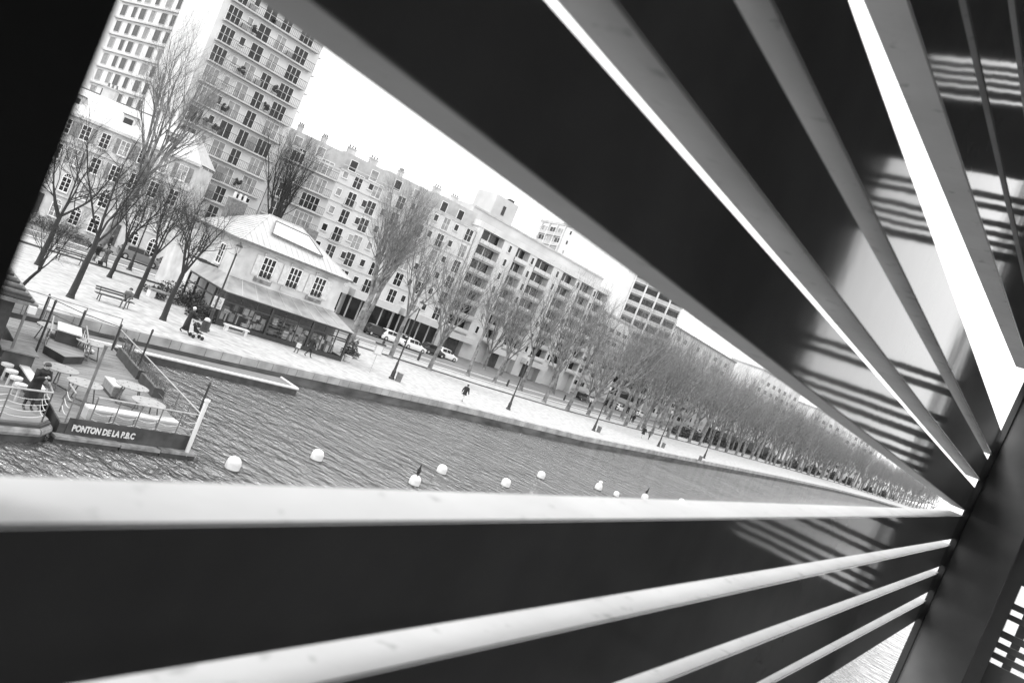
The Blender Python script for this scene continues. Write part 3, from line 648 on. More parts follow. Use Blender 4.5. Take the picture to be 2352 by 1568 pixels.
for i in range(5):
    protos.append(make_tree('plane_tree', spots[i], 30+i, (4.6, 3.2, 5.4, 2.6, 4.0)[i], .27, ((0, .03), (.10, .02), (-.06, .08), (.03, -.08), (0, .12))[i], (6, 7, 5, 8, 6)[i], (7.6, 8.4, 6.6, 8.8, 7.4)[i], CFG_M,
        ['bare plane tree between the white cars and the road sign', 'bare plane tree beyond the lone walker, before the shopfronts', 'slender bare plane tree on the kerb before the loggia block', 'bare plane tree standing across the road from the loggia block', 'bare plane tree on the promenade just past the lone walker'][i], gr_, bark='bark2', spread=((14, 40), (25, 60), (10, 35), (30, 66), (18, 50))[i]))
rr_ = random.Random(11); ntree = 5
for i, s_ in enumerate(spots[5:]):
    t_ = copy_thing(protos[i % 5], s_, rr_.uniform(0, 6.28), rr_.uniform(1.0, 1.3), ('bare plane tree on the kerb just right of the quay lamp behind the lone walker', 'bare plane tree before the right half of the loggia block', 'bare plane tree before the last entrance of the loggia block',
        'bare plane tree before the pale gap between loggia block and right tower', 'bare plane tree before the left edge of the right tower', 'bare plane tree before the middle of the right tower', 'bare plane tree before the right edge of the right tower')[i], gr_)
y = 124
while y < 560:
    for off in (.4, 7.5, 14.5):
        if off > 10 and y < 200 and rr_.random() < .5: continue
        t_ = copy_thing(protos[rr_.randrange(5)], (k_(y)-off+rr_.uniform(-.5, .5), y+rr_.uniform(-1.2, 1.2), 0), rr_.uniform(0, 6.28), rr_.uniform(.95, 1.4), 'bare plane tree in the %s, %s' % ({.4: 'kerbside row', 7.5: 'roadside row', 14.5: 'rear row'}[off], 'facing the right tower' if y < 180 else 'by the flat roofed block' if y < 230 else 'by the long hoarding' if y < 275 else 'before the distant pale block' if y < 335 else 'in the far mass'), gr_)
    y += 7.0 if y < 300 else 10
for i, (x_, y_) in enumerate(((-70, 96), (-66.5, 112), (-64.5, 126), (-63, 140))):
    copy_thing(protos[i], (x_, y_, 0), i*1.3, .8, 'bare plane tree on the pavement by the loggia block, %s from the left' % ('first', 'second', 'third', 'fourth')[i], gr_)

# ================================================================== SHRUBS
def bush(name, loc, sx, sy, h, n, label, m='hedge', cat='shrub', seed=1, rz=0, leaf=.09):
    rnd = random.Random(seed); root = empty(name, loc, rz, label, cat); mb = MB()
    for i in range(n):
        u = rnd.uniform(-1, 1); v = rnd.uniform(-1, 1); w = rnd.random()**.7
        env = (1-abs(u)**3)*(1-abs(v)**3)*(.75+.25*sin(u*7+seed)*cos(v*5))
        c = Vector((u*sx, v*sy, w*h*max(.25, env))); a = rotv(Vector((0, 0, 1)), rnd.uniform(0, 1.4), rnd); b = a.orthogonal().normalized(); e = a.cross(b); s_ = leaf*rnd.uniform(.6, 1.4)
        mb.quad([c+b*s_, c+e*s_*.5, c-b*s_, c-e*s_*.5], m)
    mb.build('foliage', root)
    st = MB()
    for i in range(10): x = rnd.uniform(-.7, .7)*sx; y_ = rnd.uniform(-.6, .6)*sy; st.tube((x, y_, 0), (x*1.1, y_*1.1, h*.6), .03, .012, 'bark', 4)
    st.build('stems', root); return root
bush('evergreen_bush', q(745, 1230)+Vector((-1.2, .6, 0)), 1.5, 2.9, 2.0, 3800, 'dense dark evergreen bush against the left side of the glazed shop', seed=2, rz=-.15)
bush('evergreen_bush', q(815, 1290)+Vector((-1.0, .3, 0)), .7, .9, 1.7, 1400, 'smaller dark bush beside the bin at the shop corner', seed=3)
bush('climbing_shrub', q(1395, 1425), .55, .8, 2.2, 1300, 'loose leafy shrub climbing the right corner post of the shop', m='shrub', seed=4)
bush('hedge', (-79, 39.5, 0), 9.5, .9, 1.3, 3600, 'low ragged hedge at the foot of the cream town house', m='shrub', cat='hedge', seed=5, rz=.54, leaf=.11)
for i, (X, Y, s_, lb) in enumerate(((1790, 1385, 1.0, 'pale wall creeper beside the shop entrance of the loggia block'), (2130, 1500, 1.2, 'leafy planter before the loggia block near the street lamp'), (2960, 1740, 2.6, 'pale cluster of shrubs before the far hoarding'))):
    bush('shrub', q(X, Y), 1.2*s_, 1.6*s_, 1.8*s_, 900, lb, m='shrub', seed=9+i, leaf=.12*s_)

for i in range(13):
    y0 = 176+i*27; bush('hedge', (k_(y0)-random.uniform(5, 12), y0, 0), 1.6, 11, 3.2+.5*(i % 3), 1500, 'dark ragged undergrowth between the far plane trees, %s' % ('across from the right tower' if y0 < 200 else 'by the hoarding' if y0 < 270 else 'towards the quay end'), cat='hedge', seed=40+i, leaf=.28)['group'] = 'undergrowth below the far trees'
# ================================================================== PONTOON AND BOATS
DZ = -.45
FLc, FRc, BRc, BLc = Vector((-24.2, 15.75, 0)), Vector((-23.5, 20.5, 0)), Vector((-36.0, 24.5, 0)), Vector((-38.0, 20.0, 0))
PT = empty('pontoon', (-30, 20, 0), 0, 'dark moored pontoon terrace with plank deck, railings and white lettering on its side', 'pontoon')
po = Vector(PT.location)
def pp(v, z): return Vector((v.x, v.y, z))-po
def slabq(mb, pts, z0, z1, m): mb.hexa([pp(p, z0) for p in pts]+[pp(p, z1) for p in pts], m)
mb = MB(); slabq(mb, [FLc, FRc, BRc, BLc], -1.5, DZ-.06, 'hull'); mb.build('hull', PT)
mb = MB(); nb = 42
for i in range(nb):
    a = FLc.lerp(BLc, i/nb); b = FLc.lerp(BLc, (i+.94)/nb); c = FRc.lerp(BRc, (i+.94)/nb); d = FRc.lerp(BRc, i/nb)
    slabq(mb, [a, d, c, b], DZ-.055, DZ+random.uniform(-.004, .004), 'deckwood')
mb.build('deck', PT)
mb = MB(); d_ = Vector((.35, -.02, 0)); e1 = (FRc-FLc)
for t0_, t1_, zz in ((-.03, .42, -.95), (.43, .73, -.98), (.74, 1.03, -.95)):
    a = FLc+e1*t0_; b = FLc+e1*t1_; slabq(mb, [a, a+d_, b+d_, b], zz, zz+.10, 'rubbing')
    slabq(mb, [a, a+d_*.8, b+d_*.8, b], zz-.2, zz-.01, 'hull')
mb.build('fender', PT)
def text(s, size, m, T, parent, name, ext=.01, bold=.02):
    cu = bpy.data.curves.new(name, 'FONT'); cu.body = s; cu.size = size; cu.extrude = ext; cu.offset = bold; cu.align_x = 'LEFT'; cu.resolution_u = 3
    o = bpy.data.objects.new(name, cu); col.objects.link(o); bpy.context.view_layer.update()
    me = bpy.data.meshes.new_from_object(o.evaluated_get(bpy.context.evaluated_depsgraph_get())); bpy.data.objects.remove(o)
    me.transform(T); me.materials.clear(); me.materials.append(M[m]); ob = bpy.data.objects.new(name, me); col.objects.link(ob); ob.parent = parent; return ob
ew = e1.normalized(); nrm = Vector((ew.y, -ew.x, 0))
# side board carrying the lettering, above the fender
bd = MB(); a = FLc+ew*.25; slabq(bd, [a, a+nrm*.03, FRc+nrm*.03-ew*.05, FRc-ew*.05], -.86, -.28, 'hull'); bdo = bd.build('side_board', PT)
Tm = Matrix((ew, Vector((0, 0, 1)), nrm)).transposed().to_4x4(); Tm.translation = pp(FLc+ew*.42+nrm*.045, -.70)
tx = text('PONTON DE LA P.B.C', .30, 'white', Tm, PT, 'lettering', .012, .012)
wid = max(v.co.dot(ew) for v in tx.data.vertices)-min(v.co.dot(ew) for v in tx.data.vertices)
TARGET_W = 2.15
S_ = Matrix.Translation(Tm.translation) @ Matrix((ew, Vector((0, 0, 1)), nrm)).transposed().to_4x4() @ Matrix.Diagonal((TARGET_W/wid, 1, 1, 1)) @ Matrix((ew, Vector((0, 0, 1)), nrm)).to_4x4() @ Matrix.Translation(-Tm.translation)
tx.data.transform(S_)
def railing(a, b, z, n, h, root, org, mids=3, top='galv', post='steel', slack=True, r=.025):
    mb = MB(); a = Vector((a.x, a.y, 0)); b = Vector((b.x, b.y, 0))
    for i in range(n+1): p = a.lerp(b, i/n); mb.tube(p+Vector((0, 0, z))-org, p+Vector((0, 0, z+h))-org, r, r, post, 6)
    mb.tube(a+Vector((0, 0, z+h))-org, b+Vector((0, 0, z+h))-org, r*1.2, r*1.2, top, 6)
    for k in range(mids):
        zz = z+h*(k+1)/(mids+1)
        for i in range(n):
            p = a.lerp(b, i/n); q_ = a.lerp(b, (i+1)/n); prev = p+Vector((0, 0, zz))
            for j in range(1, 7):
                t = j/6; c = p.lerp(q_, t)+Vector((0, 0, zz-(.10*4*t*(1-t) if slack else 0))); mb.tube(prev-org, c-org, .010, .010, 'rope' if slack else 'steel', 4, cap=False); prev = c
    return mb.build('railing', root)
railing(FLc+ew*.9, FRc, DZ, 5, 1.0, PT, po, 3); mbx = MB()
for k in range(7):
    a = FLc+ew*.9; mbx.tube(pp(a, DZ+.06+.07*k), pp(FRc, DZ+.06+.07*k), .008, .008, 'steel', 4)
mbx.build('railing', PT)
railing(FRc, FRc.lerp(BRc, .97), DZ, 9, 1.0, PT, po, 3, slack=False)
railing(FLc+ew*.15, FLc+ew*.15+(BLc-FLc)*.07, DZ, 1, 1.0, PT, po, 3); railing(BLc, BRc, DZ, 3, 1.5, PT, po, 2, slack=False)
for nm, (X, Y), (X2, Y2), r, m_ in (('mooring_pole', (757, 1782), (789, 1674), .08, 'render'), ('lamp_pole', (304, 1686), (402, 1436), .05, 'steel')):
    b_ = q(X, Y, -.6 if nm == 'mooring_pole' else DZ)
    mb = MB(); hh = 1.75 if nm == 'mooring_pole' else 2.65; mb.lathe(b_-po+Vector((0, 0, -.4)), [(r, 0), (r, hh+.4), (r*1.35, hh+.41), (r*1.35, hh+.5)], m_, 10); mb.build(nm, PT)
for (X, Y, hh) in ((340/1*.4464, 1150+330*.4464, 1.45), (660*.4464, 1150+470*.4464, 1.4), (1000*.4464, 1150+560*.4464, 1.25), (1125*.4464, 1150+660*.4464, 1.05), (1210*.4464, 1150+780*.4464, 2.1), (310*.4464, 1150+600*.4464, 2.3), (785, 1672, 1.5)):
    b_ = q(X, Y, DZ); mb = MB(); mb.tube(b_-po, b_-po+Vector((0, 0, hh)), .045, .045, 'iron', 7); mb.tube(b_-po+Vector((0, 0, hh)), b_-po+Vector((0, 0, hh+.12)), .07, .03, 'iron', 7); mb.build('awning_pole', PT)
pl_ = [q(X, Y, DZ)+Vector((0, 0, h_)) for X, Y, h_ in ((152, 1297, 1.4), (295, 1360, 1.35), (446, 1400, 1.2))]
mb = MB()
for a, b in zip(pl_, pl_[1:]):
    for dz in (0, -.65): mb.tube(a-po+Vector((0, 0, dz)), b-po+Vector((0, 0, dz)), .02, .02, 'iron', 5)
mb.build('awning_rail', PT)
# white lockers along the lettered side
for i in range(4):
    a = FLc+ew*(1.0+.85*i)-nrm*.55; mb = MB(); T = Matrix.Translation(a-po+Vector((0, 0, DZ))) @ Matrix((ew, -nrm, Vector((0, 0, 1)))).transposed().to_4x4()
    mb.box(0, .8, 0, .45, 0, .36, 'concrete', T); mb.box(-.02, .82, -.03, .48, .36, .43, 'render2', T); mb.build('locker', PT)
def local_box(name, label, cat, loc, rz, parts, group=None):
    root = empty(name, loc, rz, label, cat, group)
    for nm, fn in parts: mb = MB(); fn(mb); mb.build(nm, root)
    return root
# round tables
def table_top(mb):
    mb.lathe((0, 0, .72), [(.60, 0), (.62, .01), (.62, .035), (.60, .045)], 'tablewood', 28)
    for i in range(6): a = i*pi/3; mb.lathe((.36*cos(a), .36*sin(a), .767), [(.028, 0), (.028, .004)], 'hull', 8)
def table_leg(sx, sy):
    def f(mb): mb.tube((sx*.42, sy*.30, 0), (sx*.26, sy*.22, .72), .025, .025, 'steel', 6)
    return f
tb0 = empty('round_table', q(550*.4464, 1150+720*.4464, .3), .2, '', 'table', 'round tables on the pontoon'); tb0.location.z = DZ
def put(nm, fn, root): mb = MB(); fn(mb); return mb.build(nm, root)
put('tabletop', table_top, tb0)
for sx in (-1, 1):
    for sy in (-1, 1): put('leg', table_leg(sx, sy), tb0)
put('foot_bar', lambda mb: [mb.tube((-.42, s*.3, .02), (.42, s*.3, .02), .02, .02, 'steel', 6) for s in (-1, 1)], tb0)
tb0['label'] = 'pale round table nearest the man in black on the pontoon'
for (X, Y, rz, lb) in ((765, 855, .6, 'round table at the foot of the pontoon lamp pole'), (1190, 880, 1.1, 'round table between the wooden crate and the right railing'), (1335, 1025, 1.5, 'round table closest to the lettered corner of the pontoon'),
                       (470, 350, .1, 'round table at the back left of the pontoon near the poles'), (815, 490, .3, 'round table at the back of the pontoon beside the lifebuoy')):
    v = q(X*.4464, 1150+Y*.4464, .3); v.z = DZ; copy_thing(tb0, v, rz, 1.0, lb)
# crate bench, planters, lifebuoy, hatch box
bx = q(985*.4464, 1150+945*.4464, DZ)
local_box('crate_bench', 'open wooden crate used as a seat between two round tables', 'crate', bx, R(-15), [('box', lambda mb: (mb.box(-.65, .65, -.17, .17, .06, .42, 'tablewood'), mb.box(-.66, .66, -.185, -.171, 0, .1, 'hull'), mb.box(-.66, .66, .171, .185, 0, .1, 'hull'))), ('lid', lambda mb: mb.box(-.68, .68, -.19, .19, .421, .47, 'render2')), ('crate_end', lambda mb: [mb.box(.651, .675, -.19, .19, z, z+.08, 'tablewood') for z in (.05, .18, .31)])])
for i, (X, Y, L_, lb) in enumerate(((1130, 670, 2.0, 'rear dark planter box along the right railing of the pontoon'), (1215, 775, 1.9, 'middle dark planter box along the right railing of the pontoon'), (1345, 920, 2.2, 'front dark planter box by the right railing of the pontoon'))):
    root = empty('planter', q(X*.4464, 1150+Y*.4464, DZ), math.atan2(BRc.y-FRc.y, BRc.x-FRc.x), lb, 'planter', 'planters on the pontoon'); root.location.z = DZ
    mb = MB(); mb.box(-L_/2, L_/2, -.25, .25, 0, .42, 'hull'); mb.box(-L_/2+.03, L_/2-.03, -.21, .21, .42, .44, 'asphalt'); mb.build('box', root)
    mb = MB(); rnd = random.Random(i)
    for k in range(120):
        x = rnd.uniform(-L_/2, L_/2); y_ = rnd.uniform(-.2, .2); h_ = rnd.uniform(.1, .45); mb.tube((x, y_, .44), (x+rnd.uniform(-.15, .15), y_+rnd.uniform(-.1, .1), .44+h_), .012, .004, 'shrub', 3)
    mb.build('plants', root)
lb_ = q(765*.4464, 1150+570*.4464, DZ); root = empty('lifebuoy', lb_+Vector((0, 0, .08)), 0, 'pale ring lifebuoy lying on the deck by the back table', 'lifebuoy')
mb = MB()
for i in range(20):
    a0 = 2*pi*i/20; a1 = 2*pi*(i+1)/20; mb.tube((.3*cos(a0), .3*sin(a0), 0), (.3*cos(a1), .3*sin(a1), 0), .07, .07, 'white' if i % 5 else 'steel', 8, cap=False)
mb.build('ring', root)
# gangway counter and cluttered shelves on the left of the terrace
cA, cB = q(120*.4464, 1150+560*.4464, .1), q(370*.4464, 1150+910*.4464, .1)
root = empty('long_counter', (cA.x, cA.y, DZ), math.atan2(cB.y-cA.y, cB.x-cA.x), 'long narrow white topped counter running beside the dark kiosk', 'counter'); Lc = (Vector((cB.x-cA.x, cB.y-cA.y, 0))).length
mb = MB(); mb.box(0, Lc, -.16, .16, .5, .56, 'render2'); mb.build('counter_top', root); mb = MB(); mb.box(.05, Lc-.05, -.12, .12, 0, .5, 'hull'); mb.build('front_panel', root)
root2 = empty('stacked_chairs', (cA.x+1.4, cA.y-1.0, DZ), 0, 'row of white stools stored behind the long counter', 'stools'); dirc = (Vector((cB.x-cA.x, cB.y-cA.y, 0))).normalized()
for i in range(5):
    mb = MB(); c = dirc*(i*.75); mb.lathe(c, [(.05, 0), (.04, .5), (.2, .52), (.2, .6)], 'concrete', 12); mb.build('stool', root2)
root = empty('moored_dinghy', q(560*.4464, 1150+560*.4464, DZ), R(-28), 'small dark boat with white deck and rope rails moored behind the terrace tables', 'boat')
mb = MB(); P = [(-2.2, -.7), (1.6, -.75), (2.6, 0), (1.6, .75), (-2.2, .7)]
i0 = [Vector((x, y_, -.2)) for x, y_ in P]; i1 = [Vector((x*1.05, y_*1.05, .35)) for x, y_ in P]
for j in range(5): mb.quad([i0[j], i0[(j+1) % 5], i1[(j+1) % 5], i1[j]], 'hull')
mb.quad(i1, 'deckwood'); mb.build('hull', root); mb = MB(); mb.box(-1.5, .3, -.45, .45, .352, .85, 'hull'); mb.box(-1.55, .35, -.5, .5, .85, .9, 'concrete'); mb.build('cabin', root)
railing(Vector((-2.1, -.7, 0)), Vector((1.6, -.75, 0)), .35, 4, .6, root, Vector((0, 0, 0)), 2); railing(Vector((-2.1, .7, 0)), Vector((1.6, .75, 0)), .35, 4, .6, root, Vector((0, 0, 0)), 2)
# left hull with its rail
P2 = empty('barge', (-26, 13, 0), 0, 'bow of a second dark barge with looped rope railing at the lower left', 'barge'); o2 = Vector(P2.location)
A2, B2 = Vector((-23.8, 8.5, 0)), Vector((-23.75, 15.2, 0))
mb = MB(); pts = [Vector((-23.8, 8, 0)), Vector((-23.75, 14.9, 0)), Vector((-24.2, 15.45, 0)), Vector((-25.2, 15.6, 0)), Vector((-36, 17.6, 0)), Vector((-38, 10, 0))]
def prism(mb, pts, z0, z1, m, org):
    n_ = len(pts); lo = [Vector((p.x, p.y, z0))-org for p in pts]; hi = [Vector((p.x, p.y, z1))-org for p in pts]
    mb.quad(hi, m); mb.quad(lo[::-1], m)
    for j in range(n_): mb.quad([lo[j], lo[(j+1) % n_], hi[(j+1) % n_], hi[j]], m)
prism(mb, pts, -1.5, -.52, 'hull', o2); mb.build('hull', P2)
mb = MB(); prism(mb, [p+(p-Vector((-30, 12, 0))).normalized()*-.1 for p in pts], -.519, DZ, 'deckwood', o2); mb.build('deck', P2)
mb = MB()
for a, b in zip(pts[:4], pts[1:4]): mb.tube(Vector((a.x, a.y, -.75))-o2, Vector((b.x, b.y, -.75))-o2, .14, .14, 'rubbing', 8)
mb.build('fender', P2)
railing(Vector((-23.95, 8.5, 0)), Vector((-23.95, 15.0, 0)), DZ, 5, 1.0, P2, o2, 4); railing(Vector((-23.95, 15.0, 0)), Vector((-25.0, 15.4, 0)), DZ, 1, 1.0, P2, o2, 4)
# dark kiosk with louvred roof at the left edge
KC = Vector((-29.0, 15.6, 0)); kd = Vector((-.955, .295, 0)).normalized(); kn = Vector((-.295, -.955, 0))
KI = empty('kiosk', (KC.x, KC.y, DZ), math.atan2(kd.y, kd.x), 'dark metal kiosk with a stepped louvred roof at the far left edge', 'kiosk')
mb = MB(); mb.box(0, 8, .0, 5, 0, 2.75, 'iron'); mb.build('wall', KI)
mb = MB()
for i in range(10): mb.box(-.5+.30*i, 8.6, -.45+.2*i, 4-.2*i, 2.8+.16*i, 2.87+.16*i, 'steel' if i else 'iron'); mb.box(-.35+.30*i, 8.5, -.35+.2*i, 3.9-.2*i, 2.87+.16*i, 2.96+.16*i, 'iron')
mb.box(-.55, 8.6, -.6, 5.2, 2.64, 2.78, 'steel'); mb.build('roof', KI)
mb = MB()
for x in (1.0, 2.2, 3.4, 4.6): mb.box(x, x+.9, -.02, -.002, .9, 2.3, 'glass')
mb.build('window', KI)
for x in (-.35, 3): mb = MB(); mb.tube((x, -.35, 0), (x, -.35, 2.62), .05, .05, 'steel', 8); mb.build('column', KI)
mb = MB(); mb.box(-.8, -.55, -.55, -.3, 2.45, 2.7, 'lampglass'); mb.build('wall_lamp', KI)
mb = MB(); mb.box(-.6, .6, -1.1, -.1, 0, .95, 'hull'); mb.box(-.7, .7, -1.2, 0, .95, 1.0, 'steel'); mb.build('bar_counter', KI)
# floating jetty along the quay
JT = empty('floating_jetty', (-37.5, 30, 0), 0, 'long pale floating jetty with a white lip moored along the quay wall', 'jetty'); oj = Vector(JT.location)
ja = [Vector((-38.5, 12, 0)), q(265, 1273, -.8), q(1175, 1503, -.8), q(1105, 1462, -.8)+Vector((-.1, 0, 0)), Vector((-40.2, 12, 0))]
ja = [Vector((-37.6, 12, 0)), Vector((-37.55, 23, 0)), Vector((-35.2, 36.9, 0)), Vector((-37.4, 37.4, 0)), Vector((-39.9, 12, 0))]
mb = MB(); prism(mb, ja, -1.4, -.72, 'hull', oj); mb.build('float', JT)
mb = MB(); prism(mb, [p for p in ja], -.719, -.68, 'deckwood', oj); mb.ms = [mat('jetty deck', .15, .85, .15, 2, .2)]; mb.build('deck', JT)
mb = MB()
for a, b in ((ja[0], ja[1]), (ja[1], ja[2]), (ja[2], ja[3])): mb.tube(Vector((a.x, a.y, -.66))-oj, Vector((b.x, b.y, -.66))-oj, .09, .09, 'white', 6)
mb.build('lip', JT)
# buoys
def buoy(loc, s, label, group='white buoys'):
    root = empty('buoy', loc, 0, label, 'buoy', group); root.scale = (s, s, s)
    mb = MB(); pr = [(.25, -.15), (.29, .02), (.30, .12), (.30, .30), (.27, .42), (.21, .50), (.12, .55), (.03, .565)]; mb.lathe((0, 0, 0), pr, 'white', 22); mb.build('float', root, smooth=True)
    mb = MB(); mb.lathe((0, 0, 0), [(.302, .0), (.306, .03), (.302, .06)], 'quaywall', 22); mb.build('waterline_band', root); return root
bl = [(925, 1878, 'nearest white buoy, just right of the pontoon corner'), (1262, 1840, 'second white buoy right of the pontoon, nearer the quay'), (1653, 1940, 'white buoy carrying the first dark bird'), (1762, 1893, 'white buoy just behind the first bird'),
      (2018, 1945, 'white buoy in the middle of the outer row, without a bird'), (2160, 1912, 'white buoy of the inner row right of centre'), (2390, 1958, 'white buoy in front of a small second float'), (2575, 1998, 'white buoy carrying the far dark bird'), (2722, 2015, 'half hidden white buoy just above the slat'), (2850, 2027, 'last white buoy, barely showing above the slat')]
for X, Y, lb in bl: buoy(q(X, Y, -1.1), .95, lb)
buoy(q(2462, 1984, -1.1), .75, 'small low white float right of the bare buoys'); buoy(q(2400, 1936, -1.1), .55, 'tiny white float behind a larger buoy')
def bird(loc, rz, label):
    root = empty('cormorant', loc, rz, label, 'bird', None); mb = MB()
    prof = [((0, 0, .06), .035), ((.0, 0, .14), .075), ((.03, 0, .25), .085), ((.05, 0, .36), .055), ((.05, 0, .46), .03), ((.07, 0, .53), .032), ((.12, 0, .545), .02), ((.19, 0, .54), .006)]
    for (a, ra), (b, rb) in zip(prof, prof[1:]): mb.tube(a, b, ra, rb, 'black', 10)
    mb.tube((-.02, 0, .15), (-.2, 0, .02), .05, .02, 'black', 8)
    for s_ in (-1, 1): mb.tube((.02, s_*.07, .30), (-.12, s_*.05, .10), .045, .015, 'black', 8); mb.tube((.02, s_*.03, .08), (.03, s_*.035, 0), .012, .01, 'black', 6); mb.box(.01, .08, s_*.035-.02, s_*.035+.02, 0, .01, 'black')
    mb.build('body', root, smooth=True)
bird(q(1653, 1940, -1.1)+Vector((0, 0, .53)), 2.2, 'dark cormorant standing upright on the third buoy'); bird(q(2575, 1998, -1.1)+Vector((0, 0, .53)), 1.0, 'dark cormorant leaning on the far buoy')

# ================================================================== STREET FURNITURE
def bench(loc, rz, label, group='slatted park benches'):
    root = empty('park_bench', loc, rz, label, 'bench', group)
    for y0 in (0, .13, .26): put('seat_slat' if 0 else 'seat', lambda mb: mb.box(-1.15, 1.15, y0-.05, y0+.05, .43, .47, 'hull'), root) if y0 == 0 else None
    put('seat', lambda mb: [mb.box(-1.15, 1.15, y0-.05, y0+.05, .431, .469, 'hull') for y0 in (.13, .26, .39)], root)
    put('backrest', lambda mb: [mb.box(-1.15, 1.15, .45+.05*i, .48+.05*i, .60+.14*i, .69+.14*i, 'hull') for i in range(2)], root)
    for sx in (-.85, .85): put('leg', lambda mb: (mb.tube((sx, 0, 0), (sx, .08, .43), .03, .03, 'iron', 6), mb.tube((sx, .45, 0), (sx, .36, .43), .03, .03, 'iron', 6), mb.tube((sx, .4, .43), (sx, .52, .85), .025, .025, 'iron', 6), mb.box(sx-.03, sx+.03, -.04, .44, .39, .43, 'iron')), root)
    return root
bA, bB = q(404, 1207), q(500, 1234)
brz = math.atan2(bB.y-bA.y, bB.x-bA.x)
bench((bA+bB)/2, brz, 'dark slatted bench with a person sitting at its right end')
bA2, bB2 = q(235, 1040), q(325, 1066); bench((bA2+bB2)/2, math.atan2(bB2.y-bA2.y, bB2.x-bA2.x), 'empty slatted bench by the kerb, behind the left tree')
local_box('stone_bench', 'white stone bench in front of the shop window', 'bench', (q(905, 1310)+q(965, 1350))/2+Vector((.1, .0, 0)), math.atan2(.968, .249), [('seat', lambda mb: mb.box(-.95, .95, -.22, .22, .38, .48, 'white')), ('leg', lambda mb: mb.box(-.85, -.65, -.18, .18, 0, .38, 'white')), ('leg', lambda mb: mb.box(.65, .85, -.18, .18, 0, .38, 'white'))])
local_box('picnic_table', 'low pale table with curved legs by the tree left of the bushes', 'table', (q(615, 1185)+q(665, 1210))/2, R(75), [('tabletop', lambda mb: mb.box(-1.0, 1.0, -.4, .4, .5, .62, 'rubbing')), ('leg', lambda mb: mb.box(-.95, -.55, -.35, .35, 0, .5, 'render')), ('leg', lambda mb: mb.box(.25, .65, -.35, .35, 0, .5, 'render'))])
def lamp(loc, h, label, rz=0):
    root = empty('street_lamp', loc, rz, label, 'street lamp', 'lantern street lamps'); mb = MB()
    mb.lathe((0, 0, 0), [(.26, 0), (.26, .12), (.18, .2), (.17, .7), (.12, .85), (.10, 1.4), (.13, 1.45), (.07, 1.6), (.055, h-1.0), (.09, h-.95), (.04, h-.8)], 'iron', 10); mb.build('post', root)
    mb = MB(); mb.lathe((0, 0, h-.8), [(.10, 0), (.2, .45)], 'lampglass', 6); mb.build('lantern', root)
    mb = MB(); mb.lathe((0, 0, h-.35), [(.24, 0), (.20, .12), (.08, .22), (.03, .36)], 'iron', 8)
    for i in range(6): a = i*pi/3; mb.tube((.1*cos(a), .1*sin(a), -.45+h-.35), (.2*cos(a), .2*sin(a), h-.35), .012, .012, 'iron', 4)
    mb.build('lantern_cap', root); return root
for X, Y, h_, lb in ((1565, 1515, 7.3, 'street lamp nearest the pavilion on the open quay, beside a grey bin'), (2032, 1637, 6.2, 'street lamp between the lone walker and the middle bin'), (2373, 1722, 6.2, 'street lamp beside the middle bin'), (2632, 1785, 6, 'street lamp just right of the dark pair of walkers'), (2815, 1832, 6, 'street lamp far along the quay past the walkers'),
                    (822, 1322, 6.4, 'street lamp at the left corner of the pavilion behind the notice'), (515, 1082, 6.2, 'street lamp across the kerb, before the grey car'), (1340, 1230, 7.0, 'street lamp behind the pavilion by the pale apartment block')):
    lamp(q(X, Y), h_, lb)
def bin_(loc, label):
    root = empty('litter_bin', loc, 0, label, 'bin', 'grey litter bins'); put('body', lambda mb: (mb.lathe((0, 0, 0), [(.26, 0), (.28, .75)], 'steel', 14),), root); put('rim', lambda mb: mb.lathe((0, 0, .75), [(.3, 0), (.3, .05), (.22, .06)], 'galv', 14), root)
for X, Y, lb in ((1590, 1525, 'grey bin beside the nearest quay lamp'), (2392, 1728, 'grey bin beside the middle quay lamp'), (2650, 1790, 'grey bin beyond the pair of walkers'), (2798, 1842, 'grey bin at the far quay lamp')): bin_(q(X, Y), lb)
root = empty('litter_bin', q(812, 1325), 0, 'dark bin with a pale domed lid at the shop corner', 'bin'); put('body', lambda mb: mb.lathe((0, 0, 0), [(.3, 0), (.27, .1), (.25, .75)], 'iron', 14), root); put('lid', lambda mb: mb.lathe((0, 0, .75), [(.2, 0), (.19, .12), (.1, .2)], 'white', 14), root)
root = empty('stone_urn', q(1385, 1446), 0, 'pale stone drum at the right corner of the glazed shop', 'planter'); put('drum', lambda mb: mb.lathe((0, 0, 0), [(.30, 0), (.36, .1), (.34, .5), (.38, .55)], 'stone', 16), root)
root = empty('notice_sign', q(828, 1316), R(25), 'white square notice on a thin pole before the shop corner', 'sign'); put('pole', lambda mb: mb.tube((0, 0, 0), (0, 0, 2.5), .03, .03, 'iron', 6), root)
sg = put('board', lambda mb: mb.box(-.34, .34, -.06, -.03, 1.55, 2.35, 'white'), root)
def ring(mb):
    for i in range(16): a, b = 2*pi*i/16, 2*pi*(i+1)/16; mb.tube((.19*cos(a), -.065, 2.02+.19*sin(a)), (.19*cos(b), -.065, 2.02+.19*sin(b)), .02, .02, 'steel', 4)
    mb.box(-.13, .13, -.072, -.062, 2.0, 2.04, 'steel')
    for z in (1.62, 1.68, 1.74): mb.box(-.25, .25, -.068, -.061, z, z+.025, 'steel')
put('symbol', ring, sg); root.rotation_euler.z = R(62)
root = empty('notice_board', q(1478, 1490), R(68), 'small roofed notice board on a pale post on the open quay', 'sign'); put('post', lambda mb: mb.tube((0, 0, 0), (0, 0, 1.6), .04, .04, 'concrete', 6), root); put('board', lambda mb: mb.box(-.38, .38, -.04, .04, 1.6, 2.5, 'concrete'), root); put('roof', lambda mb: mb.box(-.48, .48, -.12, .12, 2.5, 2.62, 'hull'), root)
put('sheet', lambda mb: mb.box(-.3, .3, -.055, -.042, 1.7, 2.4, 'render'), root)
